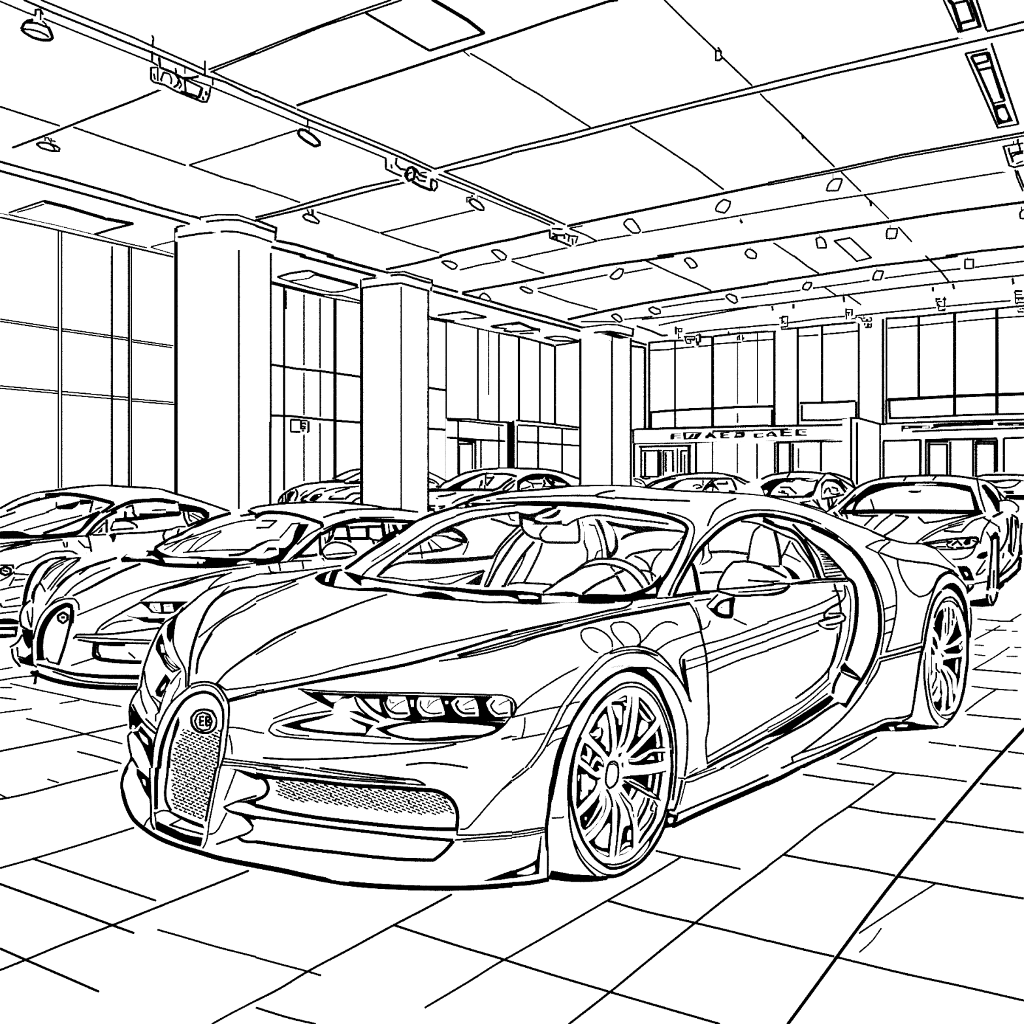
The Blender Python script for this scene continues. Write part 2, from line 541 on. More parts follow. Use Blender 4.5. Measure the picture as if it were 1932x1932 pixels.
T_FENDER = '''
@966,966
c3:755,1045 755,980 720,930 660,890 600,872 540,885 520,910 525,950 560,1000 620,1050 680,1070 720,1065
3:845,1010 800,960 760,910 745,860 770,835 870,835 920,870 955,910 970,960 965,1005
3:945,1010 1010,950 1060,890 1110,850 1150,832 1220,835 1250,852
3:1085,1050 1180,985 1300,940 1425,900
2.5:1445,885 1480,865 1497,820
3:30,1490 130,1400 260,1310 400,1225 550,1150 680,1085
3:1000,1020 920,1015 840,1022 760,1048 690,1080 600,1170 520,1260 440,1370 370,1470 310,1590 260,1690 200,1800 100,1932
3:1100,1085 1000,1060 930,1060 830,1075 740,1115 640,1200 550,1300 470,1400 400,1500 350,1600 300,1680 250,1780 140,1932
2.5:740,1070 850,1045 930,1040 1010,1050 1100,1085
4:945,1012 1010,1025 1085,1055 1180,1145 1250,1245 1310,1340 1350,1430
2.5:930,1062 1020,1075 1110,1130 1190,1190 1240,1240
3:0,1550 100,1525 250,1490 380,1465
2.5:410,1465 450,1445 540,1430
3:310,1650 370,1630 430,1608
3:0,1720 80,1705 250,1672
2:265,1770 310,1730 400,1700
3:97,1548 95,1620 75,1705
2:0,1695 35,1695
3:1450,1000 1340,1040 1285,1080 1268,1110 1275,1180 1300,1280 1340,1400 1352,1435
F:1285,1105 1310,1105 1315,1190 1330,1280 1350,1435 1335,1430 1300,1280 1285,1190
2.5:1320,1125 1460,1085
2.5:1310,1192 1460,1142
@966,1449
3:0,75 45,40 90,0
3:0,100 70,50 130,0
'''
T_DOOR = '''
@1160,900,.15528
3:905,1530 950,1600 1000,1700 1030,1800 1050,1880 1062,1932
2:985,1585 1020,1680 1045,1780 1065,1860
@966,966
4-4-3:1425,900 1445,980 1465,1080 1475,1200 1482,1400 1480,1640 1465,1720 1468,1830 1475,1900
3:1932,840 1800,890 1600,960 1450,1000
3:1932,910 1700,990 1460,1075
3:1932,970 1700,1050 1470,1137
3:1932,1045 1750,1105 1490,1212
3:1932,1580 1700,1720 1480,1845
3:1932,1640 1700,1770 1480,1895
@1449,966
3:0,830 150,780 300,730 450,665 525,625
3:0,910 200,835 370,775 430,755
3:0,965 180,900 380,835
3:0,1040 180,975 380,895
2.5:430,805 428,770 460,735 540,690 570,660
4-4-3.5:555,840 545,920 520,1020 490,1130 440,1210 350,1300 210,1405
2.5:525,915 515,1000 480,1130 460,1200 455,1260 380,1330 270,1420 150,1490 0,1580
@1440,900,.15528
4:865,1300 880,1360 910,1420 930,1520 945,1640
3:985,1310 995,1380 1000,1430 980,1480 920,1530 840,1570 760,1630
3:840,1385 960,1385
3.5:950,1760 940,1850 930,1932
@1160,900,.15528
3:1450,1725 1520,1760 1600,1795
'''
T_HANDLE = '''
@1440,900,.15528
5:680,1755 800,1720 930,1690
2.5:740,1640 740,1720 800,1700
4:800,1660 960,1655 1000,1700 990,1740 930,1770 770,1800
F:670,1780 740,1822 860,1830 935,1795 900,1830 860,1860 800,1865 740,1845 690,1815
4:670,1780 700,1815
'''
T_REAR = '''
@1449,966
2:590,555 620,640 620,780 605,930 575,1040 545,1130 520,1180
7-9-8-6:600,500 640,530 665,620 670,740 660,860 640,960 610,1060 590,1120
5-5-7-9-9-8-7:0,25 100,35 200,60 300,95 420,145 550,230 640,300 720,400 780,520 825,650 845,800 840,930 815,1040 775,1150 720,1250 660,1340 600,1440
2.5:430,120 520,175 600,240 690,330 760,440 830,570 865,680 880,800 875,920 850,1080
2.5:120,0 280,40 400,90
4:330,125 430,170 540,230 620,290 690,350
3:890,1060 920,970 950,850 970,720 965,600 930,480 880,380 830,310
3:875,735 960,705
3:885,825 960,800
3:880,920 940,900
3:740,262 790,235 850,215 880,215
3:740,265 830,310 860,270 920,225
5:880,205 930,212
4:850,310 980,355 1100,375 1250,395 1350,425 1400,445
3:975,355 990,440 1030,530 1080,600 1140,640 1200,625 1250,570 1290,490 1340,455 1390,450
F:545,1170 580,1130 600,1160 650,1200 700,1250 690,1278 620,1250 550,1212
W:562,1203 620,1220 670,1245 625,1232
6:545,1215 500,1310 490,1372
F:500,1405 470,1380 300,1495 100,1620 0,1680 0,1705 100,1680 300,1560 480,1430
5:530,1440 460,1480 300,1590 150,1670 0,1750
F:520,1432 600,1437 640,1410 590,1483 550,1455
2:0,1630 150,1550 300,1440 470,1290
2:0,1660 200,1545 450,1370
3.5:850,1130 830,1190 760,1300 680,1420 560,1560 400,1700 250,1815
2:830,1110 780,1210 740,1300
3:900,1055 1030,1020 1160,985
4:840,1105 1000,1065 1160,1015
3:850,1130 960,1100 1160,1050
@1690,1060,.088
3:550,1730 580,1500 620,1280 690,1000 760,780 830,580 900,420 1000,310 1100,250 1200,250 1300,310 1400,400 1450,460 1520,560 1540,680
3:860,460 940,330 1060,235 1180,190 1240,215 1340,300
@1690,1220,.088
6-5-4:590,0 540,200 500,420 470,650 440,850 410,1050 380,1260 350,1420
3:350,1420 300,1470 200,1500 0,1530
3:350,1480 250,1550 150,1590
@1160,900,.15528
3.5:1130,590 1160,510 1220,400 1330,320 1470,262
'''
T_SILL = '''
@1449,966
3.5:250,1815 180,1850 190,1890 110,1932
3:1090,1525 1000,1555 900,1560 800,1600 600,1690 400,1770 260,1815
3:830,1630 600,1720 400,1810 200,1890 100,1932
F:1050,1585 1180,1605 1290,1610 1290,1632 1000,1655 820,1665 700,1720 500,1830 300,1920 280,1932 200,1932 400,1840 600,1740 780,1650 880,1590
W:970,1615 1020,1597 1055,1612 1040,1622
@0,0,1
10-8:1448,1479 1478,1465 1508,1449
@966,966
6:1932,1690 1750,1790 1600,1860 1480,1925
3:1932,1745 1700,1870 1580,1932
2:1932,1775 1650,1932
@966,1449
2:1400,0 1340,40
2:1480,0 1320,70
2:1540,0 1300,85
3:1600,0 1430,70 1340,105 1310,105
3:1255,75 1300,80
5:1285,90 1270,160 1250,250 1225,320 1195,315
2:1310,110 1290,190 1265,280
4:1932,55 1700,160 1500,240 1250,345 1240,400
11-11-9:1932,113 1750,194 1500,303 1330,382 1215,440
F:1180,330 1215,350 1252,352 1240,400 1240,440 1140,460 1160,400
W:1180,380 1200,372 1218,378 1212,410 1190,418 1178,405
'''
T_BUMPER = '''
@0,1449
8-8-9-10-11:955,0 925,90 930,200 960,300 1010,390 1090,460 1200,530 1350,590 1500,635 1650,680 1800,712 1932,737
@483,1449
11:0,737 200,775 450,830 700,872 1000,896 1350,907 1650,903 1932,883
@966,1449
9:0,878 150,865 280,840
F:0,775 150,715 185,690 215,510 226,510 205,800 0,835
W:40,790 170,735 175,775 150,795 40,800
4:250,450 268,600 270,830
3:0,490 100,470 240,450
2:0,505 120,490 240,465
2:0,525 120,510 260,480
@483,1449
F:1705,855 1932,770 1932,832 1800,850
3:1520,465 1515,505 1650,505 1932,480
3:1500,545 1700,525 1932,510
2:1560,555 1750,545 1932,530
3:1540,463 1580,460 1650,395 1750,280 1850,170 1932,90
2:1860,165 1932,105
4:480,0 700,30 900,55 1100,80 1230,100 1280,130
2.5:370,0 600,40 900,75 1130,90
2.5:120,0 400,45 700,75 1000,100 1130,115
2.5:0,10 300,45 600,80 900,105 1110,118 1280,130
6-7:0,372 300,412 600,452 900,487 1200,522 1490,547
7:0,557 300,602 600,637 900,672 1150,692 1340,695
7-8:1340,695 1400,650 1450,600 1490,550
@0,966
2.5:1690,1860 1800,1875 1932,1890
2.5:1690,1885 1932,1910
2.5:1680,1910 1780,1915 1932,1932
@483,966
3:0,1893 100,1905 250,1920 360,1932
3:0,1910 180,1930
@0,1449
F:1700,0 1800,10 1932,45 1932,90 1860,60 1780,20
4:1690,295 1770,260 1932,210
F:1770,265 1850,245 1932,230 1932,300 1850,265
3-7-7:1690,295 1720,320 1800,345 1932,375
F:1820,365 1932,365 1932,395 1890,390 1910,430 1910,460 1860,400
4:1908,430 1905,462 1880,485 1790,520 1635,575
6:1795,520 1830,548 1870,557 1932,557
3:1780,20 1750,100 1695,240
3:1710,340 1680,400 1640,470 1620,490 1580,500
4:1130,0 1130,60 1140,300 1150,440 1165,465
F:1030,0 1060,20 1120,75 1130,240 1090,180 1050,90 1030,50
W:1075,85 1095,90 1100,135 1085,125
3:1135,370 1110,395 1090,435
@0,966
F:985,1450 1000,1480 1040,1540 1070,1590 1020,1640 990,1635
4:1000,1450 1040,1530 1110,1620 1170,1670
3:1100,1560 1180,1640
F:995,1660 1040,1650 1060,1610 1150,1720 1140,1932 1110,1850 1060,1740
W:1050,1660 1110,1710 1120,1760 1080,1730
4:1060,1320 1000,1410 985,1450 985,1640
4:990,1660 965,1690 975,1780 990,1850 950,1932
F:970,1900 990,1840 1010,1860 1050,1932 1030,1932 1000,1880
3:1060,1345 1070,1420 1110,1520
F:1265,850 1330,780 1310,850 1295,960 1285,990 1260,950
F:1220,910 1235,960 1250,1040 1300,1120 1370,1185 1300,1215 1250,1170 1200,1080 1175,1040 1180,980
W:1210,1000 1230,1000 1245,1060 1220,1060
W:1240,1080 1260,1090 1340,1185 1300,1195 1265,1160
2:1250,1090 1280,1140 1340,1180
2:1235,1100 1270,1150 1320,1192
F:1250,1220 1290,1270 1260,1320 1220,1400 1180,1390 1170,1350 1210,1280
W:1250,1290 1240,1330 1215,1350 1215,1330
3:1365,1200 1330,1240 1285,1300
2:1360,1255 1350,1310 1310,1380 1290,1430
3:1090,1200 1100,1290 1130,1380 1190,1480 1200,1520
2.5:1150,1390 1210,1440 1200,1520
2:1250,1350 1220,1440 1205,1500
3:1200,1510 1175,1530 1175,1580
3:1730,1625 1800,1630 1932,1660
3:1730,1680 1750,1780 1752,1830
@483,966
3:130,1560 200,1530 350,1470 460,1435
4:55,1855 200,1865 480,1865 700,1855 1000,1830 1200,1805 1400,1775 1515,1750
4:1130,1910 1250,1895 1380,1898 1480,1910 1600,1930
3:0,1660 60,1670
4:1850,1715 1932,1692
'''
T_INTAKE = '''
@483,1449
8-8-8-9-9-8:0,60 150,75 400,95 700,130 1000,147 1280,167 1350,172 1430,205 1490,260 1518,330 1520,400 1515,465
8:0,285 200,330 500,380 800,415 1100,445 1350,460 1520,462
7:0,60 60,85 85,120 90,170 65,210 0,240
F:0,30 70,45 150,60 150,85 60,85 0,90
'''
INTAKE_POLY = [(483+x/4, 1449+y/4) for x, y in [(150,88),(400,108),(700,140),(1000,160),(1280,185),(1400,210),(1480,280),(1500,345),(1330,355),(1000,335),(700,300),(480,270),(250,240),(150,200)]]
T_GRILLE = '''
@0,966
3.5:1440,1310 1380,1360 1300,1430 1240,1520 1190,1640 1160,1760 1145,1932
4:1440,1300 1500,1285 1570,1283 1640,1310 1690,1370 1720,1430 1725,1560 1710,1700 1690,1840 1660,1932
2.5:1440,1330 1500,1310 1550,1305 1610,1320 1660,1370 1690,1430
9-9-7-7-7-5-4:1200,1932 1215,1800 1245,1690 1290,1580 1340,1490 1400,1415 1480,1370 1545,1360 1605,1378 1650,1425 1680,1490 1685,1560 1680,1640
F:1345,1540 1355,1590 1335,1660 1300,1760 1285,1932 1255,1932 1270,1800 1300,1680 1320,1600
4:1672,1640 1665,1700 1655,1800 1640,1932
@0,1449
9-7:1185,0 1178,100 1178,310
5:1265,0 1265,280 1290,320
5:1630,0 1600,150 1570,300 1552,400
2.5:1660,0 1620,200 1580,400 1540,590 1530,605
2.5:1165,330 1175,400 1180,450
F:1185,400 1300,455 1400,500 1530,525 1515,595 1400,565 1280,515 1175,465
3:1170,345 1230,320 1270,325 1320,355 1370,385 1280,430
F:1280,320 1400,375 1530,425 1545,460 1440,425 1370,390
3.5:1285,430 1400,465 1530,500
'''
GRILLE_POLY = [(0+x/4, 966+y/4) for x, y in [(1330,1720),(1390,1620),(1450,1640),(1545,1690),(1630,1630),(1660,1560),(1672,1700),(1640,1932),(1600,2080),(1570,2230),(1530,2320),(1400,2290),(1290,2220),(1285,1932)]]
T_EMBLEM = '''
@0,966
c5:1540,1490 1600,1503 1637,1560 1628,1620 1590,1660 1540,1668 1480,1648 1447,1600 1443,1550 1480,1503
c3.5:1470,1580 1490,1530 1530,1512 1580,1530 1600,1580 1580,1638 1530,1650 1490,1630
s4:1540,1545 1510,1545 1510,1610 1540,1610
3.5:1510,1577 1538,1577
s4:1556,1543 1556,1612
4:1556,1543 1580,1550 1585,1568 1560,1577
4:1560,1577 1588,1590 1582,1608 1556,1613
'''
T_LAMP = '''
@483,966
3:95,1650 120,1605 200,1570 400,1525 570,1500
3:95,1650 130,1680 250,1700 600,1725 900,1745 1350,1745 1600,1725 1750,1680 1850,1630 1920,1550 1960,1500
3:320,1335 500,1350 900,1362 1400,1370 1750,1380 1870,1385 1932,1405
3-6-5:1932,1405 1955,1440 1960,1490 1940,1535
F:320,1335 430,1365 500,1378 520,1400 570,1435 610,1430 650,1390 740,1390 720,1405 650,1410 590,1450 585,1490 540,1465 470,1430 400,1390
5:430,1368 700,1380 1000,1385 1300,1393 1780,1400
F:740,1388 940,1385 1180,1388 1780,1398 1900,1408 1940,1440 1940,1545 1850,1567 1300,1567 1020,1562 950,1542 880,1490 800,1420
W:805,1412 930,1412 930,1450 948,1508 910,1510 860,1470
W:1000,1392 1125,1392 1140,1430 1150,1480 1165,1528 1130,1548 1020,1548 985,1500 962,1440
W:1230,1400 1385,1396 1400,1440 1420,1500 1422,1530 1320,1545 1260,1542 1220,1490 1213,1440
W:1520,1402 1645,1402 1665,1440 1678,1500 1680,1540 1560,1545 1500,1500 1472,1440
W:1775,1402 1880,1404 1915,1430 1920,1540 1810,1547 1760,1500 1738,1440
W:1165,1420 1190,1420 1190,1470 1170,1470
W:1425,1425 1450,1425 1448,1448 1430,1448
5:990,1398 975,1440 992,1480 1030,1510 1145,1518
2.5:1020,1490 1060,1455 1125,1420
2.5:1010,1410 1015,1440 1045,1440
3.5:1245,1420 1240,1460 1270,1500 1320,1520 1405,1515
2.5:1290,1480 1340,1430 1390,1410
2.5:1310,1420 1295,1460
5:1530,1420 1508,1450 1525,1490 1560,1515 1655,1518
2.5:1560,1460 1610,1430 1660,1410
3:1575,1490 1650,1480
4:1800,1420 1770,1460 1790,1500 1830,1525 1900,1515
2.5:1830,1460 1860,1440 1910,1420
3:1300,1576 1880,1573
3:1040,1562 1250,1578
2.5:150,1640 200,1665 400,1690
F:180,1612 330,1568 470,1540 585,1520 585,1530 500,1560 335,1600 340,1620 450,1640 620,1658 825,1665 830,1698 600,1682 330,1648
F:695,1503 770,1503 840,1540 900,1570 960,1590 850,1568 760,1530
4:745,1395 770,1460 850,1540 930,1587
6:800,1410 880,1490 990,1553
F:695,1545 780,1575 890,1610 860,1640 825,1690 825,1620 740,1582
3:830,1690 1020,1708
F:900,1632 1050,1597 1900,1592 1850,1640 1780,1685 1650,1703 1080,1710 980,1680
W:990,1645 1060,1622 1800,1622 1805,1640 1720,1675 1580,1682 1060,1680 1010,1662
'''
T_ROOF = '''
@860,900,.15528
F:0,355 100,322 400,310 660,295 1240,292 1580,305 1760,320 1932,345 1932,410 1800,395 1550,375 1240,355 1220,385 1180,400 1160,360 740,350 740,330 540,330 340,345 60,385 0,385
3.5:490,270 760,250 1050,238 1270,228 1700,226
4:1700,220 1780,190 1932,165
4:1700,235 1932,262
3:370,285 415,285
@1160,900,.15528
4:0,250 200,262 440,275 750,285 910,292
11-11-10-8:0,375 200,400 430,440 620,480 760,530 850,580 882,625
8-7-8-9-10:882,620 860,700 820,800 770,920 700,1060 640,1170 560,1270 480,1340 400,1372
3:630,430 800,475 880,510 950,570 967,640 950,740 920,850 880,960 830,1060 760,1200 700,1320 650,1430
@560,900,.15528
8-9-8-6:600,1110 700,1043 850,930 1000,833 1200,705 1440,555 1600,475 1932,365
3.5:800,1190 870,1120 1050,1000 1250,870 1500,700 1700,570 1932,480
2.5:910,1025 1060,930 1250,805
@860,900,.15528
4:0,470 180,415 460,385 600,360 740,345
'''
T_COWL = '''
@860,900,.15528
F:0,1335 100,1350 300,1365 540,1370 830,1385 1050,1412 1480,1415 1500,1425 1620,1420 1932,1425 1932,1532 1530,1532 1480,1525 860,1540 760,1520 750,1490 680,1460 400,1440 170,1415 0,1390
W:755,1440 940,1440 1005,1465 990,1480 780,1480
W:1045,1437 1485,1445 1485,1520 1045,1520
4:0,1490 130,1500 330,1520 640,1520 850,1535
@1160,900,.15528
F:0,1425 150,1420 330,1360 440,1310 500,1250 560,1180 590,1290 540,1380 515,1470 400,1480 290,1490 280,1500 160,1510 0,1515
W:290,1440 410,1390 490,1340 500,1360 490,1430 400,1440
3:510,1475 640,1465
@560,900,.15528
F:600,1150 800,1200 1030,1240 1270,1280 1620,1320 1932,1340 1932,1395 1660,1370 1350,1320 1050,1285 820,1245 780,1250 790,1330 740,1300 640,1220 560,1150
F:210,1235 240,1200 340,1155 540,1110 560,1140 510,1140 470,1250 450,1320 520,1330 660,1345 1110,1350 1260,1390 1470,1420 1600,1390 1820,1420 1932,1470 1932,1505 1560,1470 1350,1440 1100,1400 680,1380 450,1345 290,1300
W:400,1160 425,1140 400,1200 385,1270 345,1270 365,1190
'''
T_SIDEGLASS = '''
@1160,900,.15528
3:1932,405 1640,405 1480,440 1300,525 1160,640 1040,760 940,900 870,1030 800,1150 720,1280 660,1440
7-9-9-9-8-7:1932,463 1780,460 1620,480 1440,540 1280,640 1150,760 1040,870 960,980 900,1080 840,1190 770,1320 720,1440
5:1800,495 1932,560
@1440,900,.15528
9-8-7-5:-50,463 0,465 150,478 300,510 450,545 600,590 760,660 900,740
2.5:0,405 150,410 300,440 450,480 600,545
7-8-9-7:0,530 100,570 200,610 320,640 410,700 480,780 545,890 600,1000 650,1130 690,1240
5:360,575 420,640 500,720 620,820 760,920 880,1050 970,1150 1020,1230
3:500,750 600,880 680,1000 720,1120 750,1210
2:640,860 700,868
2:660,885 745,890
2:690,910 760,905
2:700,940 790,950
2:710,965 820,985
2:720,1000 840,995
2:740,1030 870,1020
2:730,1055 880,1060
2.5:750,1085 900,1080
2.5:750,1125 930,1105
2.5:750,1170 960,1145
3:760,1212 950,1190
5:340,1300 480,1275 630,1250 1000,1237
2.5:430,1300 620,1285 1030,1265
@1160,900,.15528
5:720,1440 860,1420 1000,1400 1150,1390 1250,1385
3:680,1465 800,1450 980,1425 1150,1410
F:920,1060 960,1040 1000,1140 1030,1280 1050,1400 990,1400 960,1250 940,1130
F:1040,890 1090,800 1105,800 1090,870 1090,960 1040,1060 1000,1110 1060,960 1060,900
'''
T_CABIN_SIDE = '''
@1160,900,.15528
3:1140,800 1145,900 1170,940 1175,980 1140,1020 1060,1065
6:1150,915 1350,905 1550,925 1620,935
4:1610,960 1615,1020
4:1760,600 1700,650 1660,760 1640,860 1620,1000
5:1040,1165 1300,1150
4:1540,540 1620,545 1760,575 1932,650
@1440,900,.15528
4:0,600 130,650 280,720 400,770 480,880 560,1000 620,1100 660,1220
7:140,670 170,780 200,950 210,1070
4:325,775 250,930 220,980
3.5:350,800 430,930 540,1060 600,1160 615,1220
3:260,935 350,975 450,1030
'''
T_MIRROR = '''
@1160,900,.15528
5:1250,1385 1260,1300 1310,1190 1370,1100 1440,1033 1620,1028 1760,1058 1850,1088 1932,1127
4:1270,1365 1500,1350 1932,1310
2.5:1500,1400 1800,1380 1932,1365
4:1620,1255 1932,1275
5:1260,1390 1340,1410 1430,1437 1560,1442 1932,1415
@1440,900,.15528
5:0,1090 150,1150 280,1220
3:0,1080 200,1085
F:215,1070 290,1090 380,1150 430,1200 455,1245 350,1245 320,1180 270,1120
4:0,1325 200,1295 330,1300
3:0,1275 200,1262
3:0,1380 200,1360 280,1340
7:0,1430 150,1418 260,1380 320,1315
'''
T_STEM = '''
@1160,900,.15528
F:1130,1560 1150,1590 1200,1590 1280,1500 1340,1480 1450,1450 1470,1480 1450,1550 1435,1700 1420,1720 1320,1720 1250,1700 1170,1630 1110,1575
W:1255,1580 1330,1520 1390,1510 1390,1665 1310,1660 1250,1630
3.5:1250,1430 1180,1500 1120,1560
'''
T_RVM = '''
@860,900,.15528
s5:800,510 800,600 820,650 870,700 910,725 960,745 1030,752 1060,775 1105,795 1300,797 1470,797 1492,785 1500,765 1500,640 1480,520
F:760,420 830,440 900,445 980,430 1080,380 1180,370 1230,380 1180,400 1060,450 980,480 960,510 1040,540 1290,525 1295,580 1100,580 930,580 950,550 880,530 800,510 800,590 770,590
F:1045,490 1130,470 1250,390 1280,400 1270,430 1180,500 1120,510 1050,505
4:1110,595 1050,650 1020,700 1040,750
4:1300,580 1350,585 1400,550 1480,510
'''
T_CABIN = '''
@860,900,.15528
4:1480,510 1600,475 1820,470 1932,490
6-5:0,590 180,520 460,465 760,430
5:430,510 570,550 680,590 780,590
3:640,460 670,520 720,530
5:760,600 640,720 520,860 460,960
4:790,640 700,720 600,820 520,920 470,1030 430,1130 390,1230 350,1320
6:820,680 740,760 640,900 560,1020 490,1130 430,1250 390,1330
6:950,790 860,890 760,1020 680,1150 620,1260 590,1330
3:850,920 800,1050 720,1190 630,1320
4.5:1050,800 1020,900 970,1010 900,1150 830,1280
5:350,1325 390,1325
5:560,1328 595,1328
4:640,1300 750,1285 900,1290 1070,1300 1170,1310
4:1530,540 1550,650 1570,830 1600,900 1590,1030
3:1620,580 1690,590 1730,700 1770,850 1780,980
3:1690,990 1720,910 1780,880
F:1680,500 1750,520 1790,600 1830,750 1870,900 1890,910 1925,850 1930,780 1900,620 1880,590 1895,580 1932,660 1970,760 1972,880 1932,950 1880,990 1830,980 1810,800 1760,650
@1160,900,.15528
5-5-3:130,990 200,940 330,910 470,885 690,885 790,770 850,700
4:570,900 490,990 450,1080 440,1140
4:240,960 330,1000 400,1060 430,1130 460,1270
4:310,1135 380,1140 450,1165 500,1210
4:0,490 200,515 430,540 650,570
F:-120,530 -70,530 0,550 250,590 450,600 650,630 780,640 850,660 850,685 740,670 550,660 330,680 240,700 160,730 80,775 65,760 100,710 250,665 150,630 0,605 -60,590
'''
T_FARWIN = '''
@483,966
F:1020,400 1300,355 1640,338 1800,322 1795,355 1640,372 1400,392 1000,432 940,482 912,490 970,430
5:1150,317 1300,302 1450,280 1560,240
3:1240,250 1255,350
4:1300,230 1330,290 1400,285
2.5:1320,210 1400,275 1470,275
F:1340,185 1400,150 1480,110 1560,150 1600,205 1590,240 1530,230 1480,215 1420,190
W:1425,165 1480,150 1553,195 1550,212 1470,190
3:1603,225 1590,270 1560,325
5-7-6:915,490 970,430 1100,325 1300,195 1480,105 1640,50
3:920,490 1050,500 1140,515 1290,510 1500,480 1720,440
3:1300,525 1470,540 1540,510 1730,445
F:1575,545 1725,450 1690,555
'''
T_STEER = '''
@860,900,.15528
5:1060,1400 1170,1330 1300,1230 1450,1140 1550,1060 1690,1000 1800,990 1932,995
5:1150,1340 1300,1240 1430,1170 1520,1110 1650,1075 1790,1055 1932,1080
6:1540,1420 1700,1310 1932,1200
4:1880,1090 1932,1150
@1160,900,.15528
5:0,990 130,1030 270,1110 370,1220 420,1310
5:0,1080 150,1140 250,1230 340,1350
6:0,1180 100,1140
6:20,1200 70,1290 125,1390
'''
T_WELL = '''
@1040,1240,.13975
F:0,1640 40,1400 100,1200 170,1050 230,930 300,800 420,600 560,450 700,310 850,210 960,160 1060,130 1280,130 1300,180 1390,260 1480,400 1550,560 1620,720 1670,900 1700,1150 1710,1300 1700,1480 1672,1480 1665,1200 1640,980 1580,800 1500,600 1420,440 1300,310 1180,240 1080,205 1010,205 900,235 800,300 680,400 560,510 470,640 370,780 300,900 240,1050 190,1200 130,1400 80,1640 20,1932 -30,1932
4:1280,140 1350,155 1480,230 1600,360 1700,520 1780,720 1830,900 1840,1100 1835,1320 1820,1480 1800,1610
5:1690,1470 1670,1700 1640,1932
@966,1449
9-9-8-6:335,0 300,120 280,300 260,450 265,620
@1040,1430,.13975
F:0,1520 130,1540 270,1565 400,1575 560,1585 680,1600 760,1615 760,1650 590,1672 230,1672 40,1650 -50,1640
3:10,810 150,808 170,790
'''
T_TYRE = '''
@1040,1430,.13975
4:245,820 260,930 290,1080 330,1220 380,1340 450,1440 520,1520 600,1590
2.5:310,1110 380,1260 450,1370 580,1490 720,1570 860,1582
5-6-7-7-6-5:680,1610 800,1608 930,1580 1050,1510 1200,1410 1320,1280 1400,1170 1470,1050 1520,940 1560,800 1590,690
4:232,310 236,600 245,820
2.5:860,1582 930,1560 1050,1500
@1040,1240,.13975
5-4-4:230,1932 235,1700 270,1450 320,1250 380,1080 450,940 540,760 620,640 720,530 830,440 960,360 1070,340 1190,355 1300,420 1400,510 1480,640 1550,800 1600,960 1630,1130 1645,1300
'''
T_RIM = '''
@1040,1240,.13975
3:560,760 640,660 740,550 860,470 980,410 1180,410 1290,465 1400,580 1480,720 1540,880 1590,1050 1610,1230
8-7-6:262,1932 258,1750 285,1480 335,1230 400,1080
6:1620,1250 1632,1480 1610,1700 1585,1932
@1040,1430,.13975
8-6-6-6-5:262,560 290,690 330,850 380,1000 430,1120 500,1230 590,1350 690,1430 790,1487 930,1480 1060,1430 1180,1350 1290,1220 1370,1060 1430,960 1500,830 1560,650 1600,480 1640,200
3:720,1430 860,1440 960,1420 1080,1360 1200,1240 1300,1120 1380,1020 1450,900
4:750,430 790,500 815,580 830,660
3:940,470 1020,570 1080,640 1100,720
2:1110,760 1115,800
2.5:1260,530 1240,600 1190,700 1165,800
4:1160,430 1130,490 1085,560
3-6-6-6-4:1420,660 1405,770 1330,930 1250,1040 1185,1150
2-5-3:1378,600 1340,700 1375,720
3:1370,740 1300,870 1200,980
3:1385,575 1435,655
4:985,310 1080,370 1200,440 1340,520 1460,560
3:1060,315 1180,370 1320,450
@1040,1240,.13975
c4:770,1460 800,1415 850,1405 890,1430 907,1520 905,1600 880,1690 830,1750 785,1770 747,1720 747,1560
2:780,1450 850,1440 890,1470
'''
